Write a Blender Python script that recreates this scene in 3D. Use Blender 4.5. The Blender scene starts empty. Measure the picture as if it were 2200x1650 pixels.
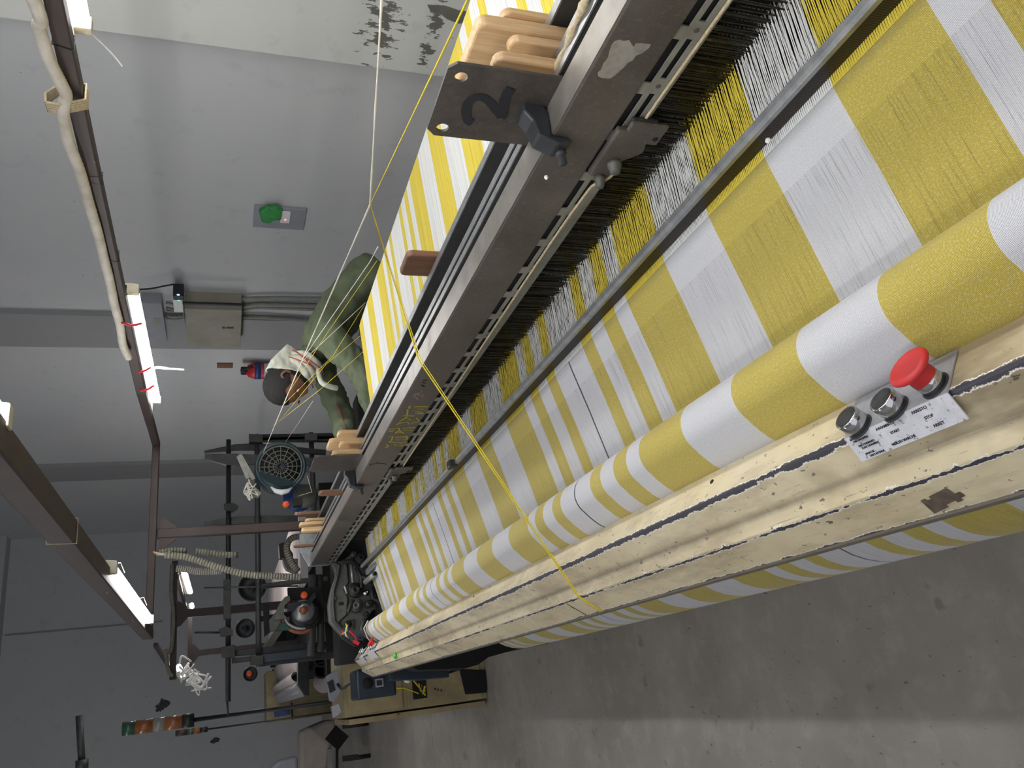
import bpy, bmesh, math, random
from mathutils import Vector, Matrix
random.seed(7)
PI = math.pi
C = bpy.context.scene.collection
# ------------------------------------------------------------------ camera
FPX = 1720.0; XH = 482.0; VY = 1545.0; EYE = 1.62
PITCH = math.atan((1100 - XH) / FPX)
YAW = math.atan((VY - 825) / math.hypot(FPX, 1100 - XH))
FH = Vector((math.sin(YAW), math.cos(YAW), 0)); RT = Vector((math.cos(YAW), -math.sin(YAW), 0))
FW = FH * math.cos(PITCH) + Vector((0, 0, -math.sin(PITCH))); UP = RT.cross(FW)
CAM = Vector((0, 0, EYE))
cd = bpy.data.cameras.new('camera'); cam = bpy.data.objects.new('camera', cd); C.objects.link(cam)
cd.sensor_width = 36.0; cd.lens = FPX / 2200 * 36.0; cd.clip_start = 0.05; cd.clip_end = 60
m = Matrix.Identity(4)
for i, v in enumerate((-UP, RT, -FW)):          # the phone was turned a quarter: the picture's left is up
    for k in range(3): m[k][i] = v[k]
m.translation = CAM
cam.matrix_world = m
S = bpy.context.scene; S.camera = cam
# ------------------------------------------------------------------ world and exposure
w = bpy.data.worlds.new('hall_air'); S.world = w; w.use_nodes = True
bg = w.node_tree.nodes['Background']; bg.inputs[0].default_value = (0.78, 0.80, 0.86, 1); bg.inputs[1].default_value = 0.9
S.view_settings.view_transform = 'Standard'; S.view_settings.look = 'None'
S.view_settings.gamma = 1; S.view_settings.use_curve_mapping = False
S.view_settings.exposure = 0.14
LAMP = 56.0        # strength of the fluorescent tubes

# ------------------------------------------------------------------ measuring helpers: a line of sight met with a plane of the room
def ray(x, y): return FW + RT * ((825 - y) / FPX) + UP * ((1100 - x) / FPX)
def at(x, y, Y): r = ray(x, y); return CAM + r * (Y / r.y)
def ax(x, y, X): r = ray(x, y); return CAM + r * (X / r.x)
def az(x, y, Z): r = ray(x, y); return CAM + r * ((Z - EYE) / r.z)
def lin(h):
    h = h.lstrip('#'); c = [int(h[i:i+2], 16) / 255 for i in (0, 2, 4)]
    return tuple((v / 12.92 if v <= .04045 else ((v + .055) / 1.055) ** 2.4) for v in c) + (1,)

# ------------------------------------------------------------------ materials
class NT:
    def __init__(s, name):
        s.m = bpy.data.materials.new(name); s.m.use_nodes = True; s.t = s.m.node_tree
        s.b = s.t.nodes['Principled BSDF']
    def n(s, typ, **kw):
        nd = s.t.nodes.new(typ)
        for k, v in kw.items(): setattr(nd, k, v)
        return nd
    def l(s, a, b): s.t.links.new(a, b)
    def val(s, sock, v):
        if hasattr(v, 'is_output') or isinstance(v, bpy.types.NodeSocket): s.l(v, sock)
        else: sock.default_value = v
    def math(s, op, a, b=0.0, c=None, clamp=False):
        nd = s.n('ShaderNodeMath', operation=op); nd.use_clamp = clamp
        s.val(nd.inputs[0], a); s.val(nd.inputs[1], b)
        if c is not None: s.val(nd.inputs[2], c)
        return nd.outputs[0]
    def mix(s, f, a, b, mode='MIX'):
        nd = s.n('ShaderNodeMix', data_type='RGBA', blend_type=mode)
        s.val(nd.inputs[0], f); s.val(nd.inputs[6], a); s.val(nd.inputs[7], b)
        return nd.outputs[2]
    def noise(s, vec, scale, detail=4, rough=.55, sc=None):
        if sc:
            mp = s.n('ShaderNodeMapping'); mp.inputs['Scale'].default_value = sc; s.l(vec, mp.inputs[0]); vec = mp.outputs[0]
        nd = s.n('ShaderNodeTexNoise'); nd.inputs['Scale'].default_value = scale
        nd.inputs['Detail'].default_value = detail; nd.inputs['Roughness'].default_value = rough
        s.l(vec, nd.inputs['Vector']); return nd.outputs[0]
    def ramp(s, f, stops, interp='LINEAR'):
        nd = s.n('ShaderNodeValToRGB'); cr = nd.color_ramp; cr.interpolation = interp
        while len(cr.elements) < len(stops): cr.elements.new(0.5)
        for e, (p, c) in zip(cr.elements, stops):
            e.position = p; e.color = c if len(c) == 4 else tuple(c) + (1,)
        s.l(f, nd.inputs[0]); return nd.outputs[0]
    def step(s, f, a, b):
        nd = s.n('ShaderNodeMapRange'); nd.clamp = True
        s.val(nd.inputs[0], f); nd.inputs[1].default_value = a; nd.inputs[2].default_value = b
        nd.inputs[3].default_value = 0; nd.inputs[4].default_value = 1; return nd.outputs[0]
    def pos(s): return s.n('ShaderNodeNewGeometry').outputs['Position']
    def objc(s): return s.n('ShaderNodeTexCoord').outputs['Object']
    def uv(s): return s.n('ShaderNodeTexCoord').outputs['UV']
    def xyz(s, v):
        nd = s.n('ShaderNodeSeparateXYZ'); s.l(v, nd.inputs[0]); return nd.outputs
    def bump(s, h, strength=.3, dist=.002):
        nd = s.n('ShaderNodeBump'); nd.inputs['Strength'].default_value = strength; nd.inputs['Distance'].default_value = dist
        s.l(h, nd.inputs['Height']); s.l(nd.outputs[0], s.b.inputs['Normal'])
    def fin(s, col, rough=.6, metal=0.0):
        s.val(s.b.inputs['Base Color'], col); s.val(s.b.inputs['Roughness'], rough); s.val(s.b.inputs['Metallic'], metal)
        return s.m

def simple(name, a, b=None, scale=12, rough=.6, metal=0.0, lo=.35, hi=.7, bump=0.0, sc=None, spots=None):
    t = NT(name); v = t.objc(); b = b or a
    n = t.noise(v, scale, 5, .6, sc)
    col = t.mix(t.step(n, lo, hi), lin(a), lin(b))
    if spots:
        n2 = t.noise(v, spots[1], 3, .7); col = t.mix(t.step(n2, spots[2], spots[2] + .04), col, lin(spots[0]))
    if bump: t.bump(n, bump, .003)
    return t.fin(col, rough, metal)

def emit(name, col, strength):
    m_ = bpy.data.materials.new(name); m_.use_nodes = True; t = m_.node_tree; b = t.nodes['Principled BSDF']
    b.inputs['Base Color'].default_value = col; b.inputs['Emission Color'].default_value = col
    b.inputs['Emission Strength'].default_value = strength; return m_

def stripe_col(t, coord, yel, wht, centre=1.254, period=1.108, black=True):
    f = t.math('FRACT', t.math('ADD', t.math('DIVIDE', t.math('SUBTRACT', coord, centre), period), 20.5))
    d = t.math('MULTIPLY', t.math('ABSOLUTE', t.math('SUBTRACT', f, .5)), 2.0)      # 0 .. 1 over half a period
    h = period / 2
    k = [0, .067, .107, .157, .2015, .246, .3685, .491]
    r = t.ramp(d, [(v / h, (0, 0, 0) if i % 2 == 0 else (1, 1, 1)) for i, v in enumerate(k)], 'CONSTANT')
    col = t.mix(r, wht, yel)
    if black:
        g = t.math('LESS_THAN', d, .0022 / h)
        col = t.mix(g, col, (0.012, 0.012, 0.014, 1))
    return col, d
YEL = (0.54, 0.425, 0.05, 1); WHT = (0.68, 0.68, 0.71, 1)
WYEL = (0.62, 0.49, 0.05, 1); WWHT = (0.66, 0.66, 0.64, 1)

def cloth_mat(name, open_to=.05, dens=.62, blackline=True, open_all=False, pal=None):
    t = NT(name); u = t.xyz(t.uv()); Y = u[0]; V = u[1]
    if pal is None: col, d = stripe_col(t, Y, YEL, WHT, black=blackline)
    else: col = pal(t, Y)
    P = .00125
    sy = t.math('SINE', t.math('MULTIPLY', Y, 2 * PI / P)); sv = t.math('SINE', t.math('MULTIPLY', V, 2 * PI / P))
    hole = t.math('MULTIPLY', t.step(sy, -.35, .75), t.step(sv, -.75, .6))
    cmb = t.n('ShaderNodeCombineXYZ'); t.l(Y, cmb.inputs[0]); t.l(V, cmb.inputs[1])
    st = t.noise(cmb.outputs[0], 1.0, 3, .7, (700, 9, 1))          # long streaks along the warp
    sl = t.noise(cmb.outputs[0], 1.0, 4, .8, (420, 420, 1))         # slubs
    if not open_all:
        near = t.math('LESS_THAN', V, open_to)
        amt = t.math('ADD', t.math('MULTIPLY', near, .40), .45)
        stm = t.math('MULTIPLY', t.step(st, .53, .70), t.math('SUBTRACT', 1.0, near))
        dark = t.math('ADD', t.math('MULTIPLY', hole, amt), t.math('MULTIPLY', stm, .40), clamp=True)
        ln = t.math('MULTIPLY', t.step(sy, .1, .8), t.math('SUBTRACT', 1.0, near)); dark = t.math('ADD', dark, t.math('MULTIPLY', ln, .16), clamp=True)
        base = t.math('MULTIPLY', t.math('SUBTRACT', 1.0, near), .10)
        dark = t.math('ADD', dark, base, clamp=True)
    else:
        dark = t.math('MULTIPLY', hole, .92)
    c2 = t.mix(t.step(sl, .50, .75), t.mix(.12, col, (0.1, 0.09, 0.07, 1)), t.mix(.35, col, (1, 1, 1, 1)))
    c3 = t.mix(dark, c2, t.mix(1.0, c2, (0.13, 0.12, 0.13, 1), 'MULTIPLY'))
    t.bump(t.math('SUBTRACT', 0.0, hole), .25, .0006)
    t.fin(c3, .85)
    t.b.inputs['Sheen Weight'].default_value = .15
    return t.m

def far_cols(t, Y):       # narrow orange and blue lines on white, the cloth of the loom behind
    f = t.math('FRACT', t.math('DIVIDE', Y, .34))
    W = (0.62, 0.56, 0.55, 1); O = (0.55, 0.27, 0.09, 1); B = (0.22, 0.27, 0.42, 1); P = (0.60, 0.45, 0.40, 1)
    return t.ramp(f, [(0, W), (.10, B), (.14, W), (.24, P), (.34, W), (.42, O), (.50, W), (.60, B), (.65, W), (.72, P), (.80, W), (.86, O), (.90, W)], 'CONSTANT')

M = {}
def wall_mat(name, base, peel=None):
    t = NT(name); p = t.pos(); v = t.xyz(p)
    n = t.noise(p, .55, 3, .5); n2 = t.noise(p, 6, 5, .65)
    c = t.mix(t.step(n, .3, .75), lin(base), t.mix(1, lin(base), (0.90, 0.91, 0.93, 1), 'MULTIPLY'))
    c = t.mix(t.math('MULTIPLY', t.step(n2, .58, .8), .25), c, (0.16, 0.155, 0.15, 1))
    sp = t.noise(p, 26, 2, .5); c = t.mix(t.math('MULTIPLY', t.step(sp, .755, .785), .6), c, (0.10, 0.095, 0.085, 1))
    if peel:
        for (cy, cz, ry, rz, sc_, thr) in peel:
            dy = t.math('DIVIDE', t.math('SUBTRACT', v[1], cy), ry); dz = t.math('DIVIDE', t.math('SUBTRACT', v[2], cz), rz)
            r2 = t.math('ADD', t.math('MULTIPLY', dy, dy), t.math('MULTIPLY', dz, dz))
            pn = t.noise(p, sc_, 5, .7, (1, 2.2, 1))
            f = t.math('SUBTRACT', pn, t.math('MULTIPLY', r2, .22))
            c = t.mix(t.step(f, thr, thr + .02), c, (0.13, 0.125, 0.105, 1))
    t.bump(n2, .12, .01)
    return t.fin(c, .8)

M['wall'] = wall_mat('painted_wall', '#bfc0c0')
M['wallb'] = wall_mat('painted_near_pilaster', '#cbccc6', [(3.1, .86, .42, .16, 11, .47), (3.12, .60, .35, .06, 9, .44)])
M['walld'] = wall_mat('painted_pilaster', '#929292')
M['ceil'] = simple('ceiling_paint', '#9a9ca4', '#8a8c94', 2, .9)
def floor_mat():
    t = NT('concrete_floor'); p = t.pos(); v = t.xyz(p)
    n = t.noise(p, 1.6, 6, .62); n2 = t.noise(p, 9, 6, .7); n3 = t.noise(p, 30, 3, .6, (2.2, .8, 1)); n4 = t.noise(p, 5, 3, .6)
    c = t.mix(t.step(n, .3, .7), lin('#8c877f'), lin('#a8a29a'))
    c = t.mix(t.math('MULTIPLY', t.step(n2, .5, .75), .55), c, lin('#b8b3aa'))
    c = t.mix(t.math('MULTIPLY', t.step(n3, .66, .72), .75), c, lin('#4c4843'))
    c = t.mix(t.math('MULTIPLY', t.step(n4, .66, .70), .5), c, lin('#66625c'))
    j = t.math('LESS_THAN', t.math('ABSOLUTE', t.math('SUBTRACT', t.math('FRACT', t.math('DIVIDE', t.math('ADD', v[1], 1.92 + 4.5), 9.0)), .5)), .0005)
    c = t.mix(t.math('MULTIPLY', j, .7), c, (0.02, 0.02, 0.02, 1))
    t.bump(n2, .15, .004)
    return t.fin(c, t.math('ADD', t.math('MULTIPLY', n, .2), .45))
M['floor'] = floor_mat()

def cover_mat():
    t = NT('chipped_cream_paint'); p = t.pos(); v = t.xyz(p)
    n = t.noise(p, 7, 5, .6); n2 = t.noise(p, 60, 4, .7, (1, .35, 1)); n3 = t.noise(p, 35, 5, .75)
    c = t.mix(t.step(n, .35, .75), lin('#dccfae'), lin('#c4b592'))
    dirt = t.noise(p, 10, 5, .7, (1, .3, 1)); c = t.mix(t.math('MULTIPLY', t.step(dirt, .48, .70), .75), c, lin('#83735a'))
    n5 = t.noise(p, 130, 3, .6, (1, .6, 1)); c = t.mix(t.math('MULTIPLY', t.step(n5, .67, .69), .8), c, lin('#4a4248'))
    n6 = t.noise(p, 3.2, 5, .7, (1, .6, 1)); c = t.mix(t.math('MULTIPLY', t.step(n6, .53, .66), .65), c, lin('#75654c'))
    c = t.mix(t.math('MULTIPLY', t.step(n2, .69, .71), .85), c, lin('#3b3330'))
    def near(xc, zc, wd, zw=.016):      # paint chipped off along a ridge
        dx = t.math('ABSOLUTE', t.math('SUBTRACT', v[0], xc)); dz = t.math('ABSOLUTE', t.math('SUBTRACT', v[2], zc))
        dd = t.math('MAXIMUM', dx, dz)
        e = t.math('ADD', dd, t.math('MULTIPLY', t.math('SUBTRACT', n3, .5), -.016))
        return t.math('SUBTRACT', 1.0, t.step(e, wd, wd + .0006))
    for xc, zc, wd in ((.1845, 1.0275, .0030), (.1295, .9905, .0014), (.1018, .946, .0004)):
        f = near(xc, zc, wd); halo = near(xc, zc, wd + .0011)
        c = t.mix(halo, c, lin('#ece6da')); c = t.mix(f, c, lin('#3d3c44'))
    g = t.math('SUBTRACT', 1.0, t.step(t.math('ADD', t.math('ABSOLUTE', t.math('SUBTRACT', v[0], .153)), t.math('MULTIPLY', n3, .006)), .003, .010))
    c = t.mix(t.math('MULTIPLY', g, .6), c, lin('#5f5244'))
    sc_ = t.noise(p, 1, 2, .5, (300, 18, 300)); c = t.mix(t.math('MULTIPLY', t.step(sc_, .70, .73), .5), c, lin('#6b5f52'))
    t.bump(n3, .1, .001)
    return t.fin(c, .42)
M['cream'] = cover_mat()
M['cream2'] = simple('aged_cream_panel', '#a0916a', '#7d6e4e', 6, .5, spots=('#3c1f17', 7, .66))
M['strip'] = simple('bare_lip', '#6d6559', '#5a5348', 20, .5)
t = NT('worn_grey_steel'); p = t.objc(); n = t.noise(p, 9, 6, .7); n2 = t.noise(p, 120, 3, .7); n3 = t.noise(p, 26, 5, .75)
c = t.mix(t.step(n, .35, .7), lin('#4d4843'), lin('#625c56')); c = t.mix(t.math('MULTIPLY', t.step(n2, .55, .75), .45), c, lin('#85796c')); c = t.mix(t.math('MULTIPLY', t.step(n3, .66, .72), .5), c, lin('#94806a')); c = t.mix(t.math('MULTIPLY', t.step(n3, .36, .30), .5), c, lin('#37322e'))
t.bump(n2, .12, .001); M['bar'] = t.fin(c, t.math('ADD', t.math('MULTIPLY', n, .3), .3), .3)
M['bartop'] = simple('scuffed_bare_edge', '#8b8681', '#75706a', 25, .38, .5, lo=.35, hi=.7)
M['rail'] = simple('brushed_aluminium', '#a6a8a8', '#84878a', 40, .35, .7)
M['raild'] = simple('dull_dark_rail', '#4b4c4b', '#3c3c3b', 18, .5, .4)
M['slot'] = simple('galvanised_strip', '#93928a', '#7a7870', 22, .42, .4, spots=('#5f4a34', 30, .72))
M['heald'] = simple('dark_heald_steel', '#3a372c', '#1f1d17', 90, .45, .6)
M['black'] = simple('black_metal', '#1b1c1e', '#2a2a2c', 20, .45, .3)
M['blackp'] = simple('black_plastic', '#202225', '#2d3034', 30, .5, spots=('#555555', 60, .74))
M['void'] = simple('dark_iron_void', '#0c0c0d', '#151413', 14, .8, .1)  # near-black: dark iron, and painted darkness in holes and the loom interior
M['iron'] = simple('greasy_cast_iron', '#3c3b38', '#242423', 16, .5, .4, bump=.2)
M['ironl'] = simple('grey_machined_plate', '#5c5d56', '#444540', 9, .55, .2, bump=.1, spots=('#252320', 22, .64))
M['chrome'] = simple('chrome', '#d8d8d8', '#c6c6c6', 8, .12, 1.0)
M['red'] = simple('red_plastic', '#c22a2c', '#ad1f22', 30, .45, spots=('#7c1416', 80, .72))
M['blkcap'] = simple('grey_button_face', '#2b2b2a', '#3c3c3a', 140, .8)
M['label'] = simple('scratched_white_enamel', '#cfcfd4', '#b9b9c0', 60, .4, spots=('#7c7c82', 160, .60))
M['ink'] = simple('black_ink', '#22242c', '#2b2d36', 30, .8)
M['inky'] = simple('yellow_crayon', '#8f8426', '#a89a30', 80, .9)
M['brown'] = simple('brown_painted_tube', '#3d2f2a', '#302521', 10, .5, .1, spots=('#80706a', 30, .72))
M['brownd'] = simple('dimmed_brown_tube', '#31211f', '#281b1a', 10, .6, .1)  # brown tube paint darkened to put the dim background into its colour
M['conduit'] = simple('dusty_white_conduit', '#c8c2b6', '#a9a295', 20, .7)
M['hose'] = simple('grey_corrugated_hose', '#6c6a5d', '#57554a', 30, .7)
M['hosed'] = simple('hose_groove', '#3a382f', '#2e2c26', 30, .8)
M['white'] = simple('white_plastic', '#e6e6e6', '#d5d5d5', 20, .4)
M['fix'] = simple('cream_fixture', '#cfc8b4', '#b8b09a', 20, .4)
M['panelw'] = simple('wall_box_beige', '#8f8b7d', '#7f7b6e', 5, .55)
M['greyplate'] = simple('grey_switch_plate', '#8c8e95', '#84868c', 10, .5)
M['green'] = simple('green_tape', '#1f7a35', '#2a9a44', 20, .35)
M['lime'] = simple('lime_fluff', '#5fc23a', '#4aa82c', 40, .9)
M['pipe'] = simple('painted_conduit', '#85857e', '#74746e', 16, .6)
M['mark'] = simple('dark_marker', '#0e0f15', '#14151c', 40, .9)
t = NT('smudged_steel_plate'); p = t.objc(); n = t.noise(p, 22, 6, .72); n2 = t.noise(p, 160, 3, .7)
c = t.mix(t.step(n, .35, .7), lin('#3c3733'), lin('#544e49')); c = t.mix(t.math('MULTIPLY', t.step(n2, .58, .75), .4), c, lin('#7a7168')); M['plate'] = t.fin(c, .45, .3)
M['paper'] = simple('torn_paper_residue', '#8f8a80', '#767066', 60, .9)
M['cord'] = simple('white_cotton_cord', '#e4e0d2', '#cfcab8', 300, .95)
M['yarn'] = simple('yellow_yarn', '#e6d23a', '#d2bc22', 200, .9)
M['rope'] = simple('frayed_beige_string', '#b9ab8e', '#9a8c70', 200, .95)
M['fluff'] = simple('white_lint', '#e8e6e0', '#d6d4ce', 80, 1.0)
M['teal'] = simple('dark_teal_housing', '#2e4046', '#263539', 14, .4)
M['feedd'] = simple('dusty_grey_ribbed_plastic', '#55564e', '#6a6a5f', 30, .6)
M['orange'] = simple('orange_knob', '#e4511c', '#f0602a', 20, .5)
M['copper'] = simple('orange_brown_ring', '#7a4226', '#8c5230', 20, .4)
M['greenb'] = simple('dark_green_plastic', '#173a30', '#1d473a', 20, .5)
M['blueb'] = simple('navy_housing', '#1b2b38', '#16222d', 18, .4)
M['bluer'] = simple('blue_ring', '#27427e', '#1f3566', 18, .4)
t = NT('olive_green_jacket'); p = t.objc(); n = t.noise(p, 7, 4, .6); n2 = t.noise(p, 7, 1, .4, (1, 1.6, 1.3))
nd_ = t.n('ShaderNodeBump'); nd_.inputs['Strength'].default_value = .55; nd_.inputs['Distance'].default_value = .06; t.l(n2, nd_.inputs['Height']); t.l(nd_.outputs[0], t.b.inputs['Normal'])
M['jacket'] = t.fin(t.mix(t.step(n, .35, .7), lin('#565f45'), lin('#454e39')), .7)
M['trouser'] = simple('dark_trousers', '#22242a', '#1a1c20', 12, .85)
M['skin'] = simple('skin', '#74503c', '#664534', 10, .6)
M['hair'] = simple('short_black_hair', '#0a0807', '#130e0c', 160, .85, bump=.15, sc=(1, 4, 1))
t = NT('white_cotton_scarf'); p = t.objc(); n2 = t.noise(p, 14, 1, .4, (1, 1, 2.2))
nd_ = t.n('ShaderNodeBump'); nd_.inputs['Strength'].default_value = .8; nd_.inputs['Distance'].default_value = .012; t.l(n2, nd_.inputs['Height']); t.l(nd_.outputs[0], t.b.inputs['Normal'])
M['scarf'] = t.fin(t.mix(t.step(n2, .35, .7), lin('#bdbdb0'), lin('#a9a99b')), .9)
M['redline'] = simple('red_thread', '#a03a30', '#8c2c26', 20, .8)
M['eyew'] = simple('eye_white', '#cfc8c0', None, 10, .3)
M['beige'] = simple('beige_quilted_cover', '#a39a92', '#8f867e', 4, .85, bump=.2)
M['redcap'] = simple('red_plastic_cap', '#8a1d22', '#7a161b', 10, .4)
M['tiered'] = simple('red_tie', '#d21f2c', '#b81826', 20, .5)
M['amber'] = simple('amber_lens', '#7c4a28', '#8e5630', 20, .25)
M['glens'] = simple('green_lens', '#2c4a38', '#365a44', 20, .25)
M['clens'] = simple('clear_lens', '#77756e', '#86847c', 20, .25)
M['silver'] = simple('silver_cover', '#a5a5a8', '#8a8a8e', 40, .4, .3)
M['tube'] = emit('glowing_tube', (0.97, 0.975, 0.985, 1), LAMP)
M['ledr'] = emit('red_indicator', (1, .15, .1, 1), 3)
M['ledb'] = emit('blue_indicator', (.2, .3, 1, 1), 3)
M['ledg'] = emit('green_indicator', (.2, .9, .5, 1), 1.5)
def wood_mat(name, a, b):
    t = NT(name); p = t.objc()
    n = t.noise(p, 1, 4, .6, (150, 150, 7)); n2 = t.noise(p, 1, 3, .6, (30, 30, 4))
    f = t.math('ADD', t.math('MULTIPLY', t.step(n, .35, .65), .6), t.math('MULTIPLY', t.step(n2, .35, .7), .4))
    t.bump(n, .1, .0005)
    return t.fin(t.mix(f, lin(a), lin(b)), .6)
M['wood'] = wood_mat('pine_wood', '#d0b086', '#a4825a')
M['woodd'] = wood_mat('dark_stained_wood', '#5c3e2c', '#7a5640')
M['cloth'] = cloth_mat('striped_cloth_tight')
M['clothr'] = cloth_mat('striped_cloth_roller', open_all=True)
M['clothb'] = cloth_mat('striped_cloth_wound', open_to=-1)
M['clothf'] = cloth_mat('orange_blue_striped_cloth', open_to=-1, pal=far_cols)
t = NT('striped_warp_yarn'); u = t.xyz(t.pos()); cc, _ = stripe_col(t, u[1], WYEL, WWHT, black=False)
nz = t.noise(t.pos(), 1, 2, .6, (3, 900, 3)); cc = t.mix(t.math('MULTIPLY', t.step(nz, .45, .75), .45), cc, t.mix(1, cc, (.25, .25, .25, 1), 'MULTIPLY')); M['warp'] = t.fin(cc, .8)
t = NT('striped_warp_yarn_back'); u = t.xyz(t.pos()); cc, _ = stripe_col(t, u[1], WYEL, WWHT, centre=2.31, period=1.10, black=False)
nz = t.noise(t.pos(), 1, 2, .6, (2, 520, 2)); cc = t.mix(t.math('MULTIPLY', t.step(nz, .50, .66), .55), cc, t.mix(1, cc, (.3, .3, .3, 1), 'MULTIPLY')); M['warpb'] = t.fin(cc, .8)
t = NT('orange_blue_warp_yarn'); M['warpf'] = t.fin(far_cols(t, t.xyz(t.pos())[1]), .8)
t = NT('reed_dents'); v = t.xyz(t.pos())
sn = t.math('SINE', t.math('MULTIPLY', v[1], 2 * PI / .0027)); cc, _ = stripe_col(t, v[1], YEL, WHT, black=False)
pk = t.math('MULTIPLY', t.step(sn, .75, 1.0), t.math('SUBTRACT', 1.0, t.step(v[2], 1.02, 1.032)))
cc = t.mix(t.step(sn, .2, .8), lin('#1d1614'), lin('#3a3330')); cc = t.mix(t.math('MULTIPLY', pk, .25), cc, (.35, .32, .2, 1)); M['reed'] = t.fin(cc, .4, .4)

# ------------------------------------------------------------------ mesh helpers
class MB:
    def __init__(s): s.v = []; s.f = []; s.uv = {}; s.sm = []
    def add(s, vs, fs, smooth=False):
        o = len(s.v); s.v += [Vector(v) for v in vs]
        for f in fs: s.f.append([i + o for i in f]); s.sm.append(smooth)
        return s
    def box(s, x0, x1, y0, y1, z0, z1):
        vs = [(x, y, z) for x in (x0, x1) for y in (y0, y1) for z in (z0, z1)]
        return s.add(vs, [(0, 1, 3, 2), (4, 6, 7, 5), (0, 4, 5, 1), (2, 3, 7, 6), (0, 2, 6, 4), (1, 5, 7, 3)])
    def obox(s, c, a, b, d):
        c = Vector(c); a = Vector(a); b = Vector(b); d = Vector(d)
        vs = [c + a * i + b * j + d * k for i in (-1, 1) for j in (-1, 1) for k in (-1, 1)]
        return s.add(vs, [(0, 1, 3, 2), (4, 6, 7, 5), (0, 4, 5, 1), (2, 3, 7, 6), (0, 2, 6, 4), (1, 5, 7, 3)])
    def beam(s, a, b, w, h, up=(0, 0, 1)):
        a = Vector(a); b = Vector(b); d = (b - a); L = d.length; d.normalize()
        sd = d.cross(Vector(up)); 
        if sd.length < 1e-4: sd = d.cross(Vector((1, 0, 0)))
        sd.normalize(); u = sd.cross(d)
        return s.obox((a + b) / 2, d * L / 2, sd * w / 2, u * h / 2)
    def prism(s, pts, off):
        n = len(pts); p = [Vector(q) for q in pts]; o = Vector(off)
        fs = [tuple(range(n))[::-1], tuple(range(n, 2 * n))] + [(i, (i + 1) % n, (i + 1) % n + n, i + n) for i in range(n)]
        return s.add(p + [q + o for q in p], fs)
    def tube(s, path, r, n=8, cap=True):
        P = [Vector(p) for p in path]; R = r if isinstance(r, (list, tuple)) else [r] * len(P)
        vs = []; fs = []; ref = None
        for i, p in enumerate(P):
            d = (P[min(i + 1, len(P) - 1)] - P[max(i - 1, 0)]).normalized()
            if ref is None: ref = d.orthogonal().normalized()
            ref = (ref - d * ref.dot(d)).normalized(); b = d.cross(ref)
            for k in range(n):
                a = 2 * PI * k / n; vs.append(p + (ref * math.cos(a) + b * math.sin(a)) * R[i])
        for i in range(len(P) - 1):
            for k in range(n):
                fs.append((i * n + k, i * n + (k + 1) % n, (i + 1) * n + (k + 1) % n, (i + 1) * n + k))
        s.add(vs, fs, n > 5)
        if cap:
            o = len(s.v) - len(vs)
            s.f.append([o + k for k in range(n)][::-1]); s.sm.append(False)
            s.f.append([o + (len(P) - 1) * n + k for k in range(n)]); s.sm.append(False)
        return s
    def cyl(s, a, b, r, n=20, r2=None): return s.tube([a, b], [r, r if r2 is None else r2], n)
    def lathe(s, prof, o, axis, n=28):
        o = Vector(o); d = Vector(axis).normalized(); e = d.orthogonal().normalized(); f = d.cross(e)
        vs = []; fs = []
        for (r, h) in prof:
            for k in range(n):
                a = 2 * PI * k / n; vs.append(o + d * h + (e * math.cos(a) + f * math.sin(a)) * max(r, 1e-4))
        for i in range(len(prof) - 1):
            for k in range(n): fs.append((i * n + k, i * n + (k + 1) % n, (i + 1) * n + (k + 1) % n, (i + 1) * n + k))
        fs.append(tuple(range(n))[::-1]); fs.append(tuple((len(prof) - 1) * n + k for k in range(n)))
        return s.add(vs, fs, True)
    def ribbon(s, pts, wd, nrm, th=.0006):
        P = [Vector(p) for p in pts]; nrm = Vector(nrm).normalized(); n = len(P); vs = []
        W = wd if isinstance(wd, (list, tuple)) else [wd] * n
        for i, p in enumerate(P):
            d = (P[min(i + 1, n - 1)] - P[max(i - 1, 0)]).normalized(); sd = d.cross(nrm) * W[i] / 2
            vs += [p - sd, p + sd, p + sd + nrm * th, p - sd + nrm * th]
        fs = [(0, 1, 2, 3), (4 * n - 4, 4 * n - 1, 4 * n - 2, 4 * n - 3)]
        for i in range(n - 1):
            for k in range(4): fs.append((4 * i + k, 4 * i + (k + 1) % 4, 4 * i + 4 + (k + 1) % 4, 4 * i + 4 + k))
        return s.add(vs, fs)
    def stroke(s, pts, wd, nrm, th=.0006):
        return s.ribbon(pts, wd, nrm, th) if len(pts) > 2 else s.stroke0(pts, wd, nrm, th)
    def stroke0(s, pts, wd, nrm, th=.0006):
        nrm = Vector(nrm).normalized()
        for a, b in zip(pts, pts[1:]):
            a = Vector(a); b = Vector(b); d = b - a; L = d.length
            if L < 1e-6: continue
            d.normalize(); sd = d.cross(nrm)
            s.obox((a + b) / 2, d * (L / 2 + wd * .3), sd * wd / 2, nrm * th / 2)
        return s
    def sheet(s, prof, y0, y1, ny=1):       # profile of (x, z), drawn out along y, with UV (y, arc length)
        arc = [0]
        for a, b in zip(prof, prof[1:]): arc.append(arc[-1] + math.hypot(b[0] - a[0], b[1] - a[1]))
        o = len(s.v); n = len(prof)
        for j in range(ny + 1):
            y = y0 + (y1 - y0) * j / ny
            for i, (x, z) in enumerate(prof): s.uv[len(s.v)] = (y, arc[i]); s.v.append(Vector((x, y, z)))
        for j in range(ny):
            for i in range(n - 1):
                s.f.append([o + j * n + i, o + (j + 1) * n + i, o + (j + 1) * n + i + 1, o + j * n + i + 1]); s.sm.append(True)
        return s
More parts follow.
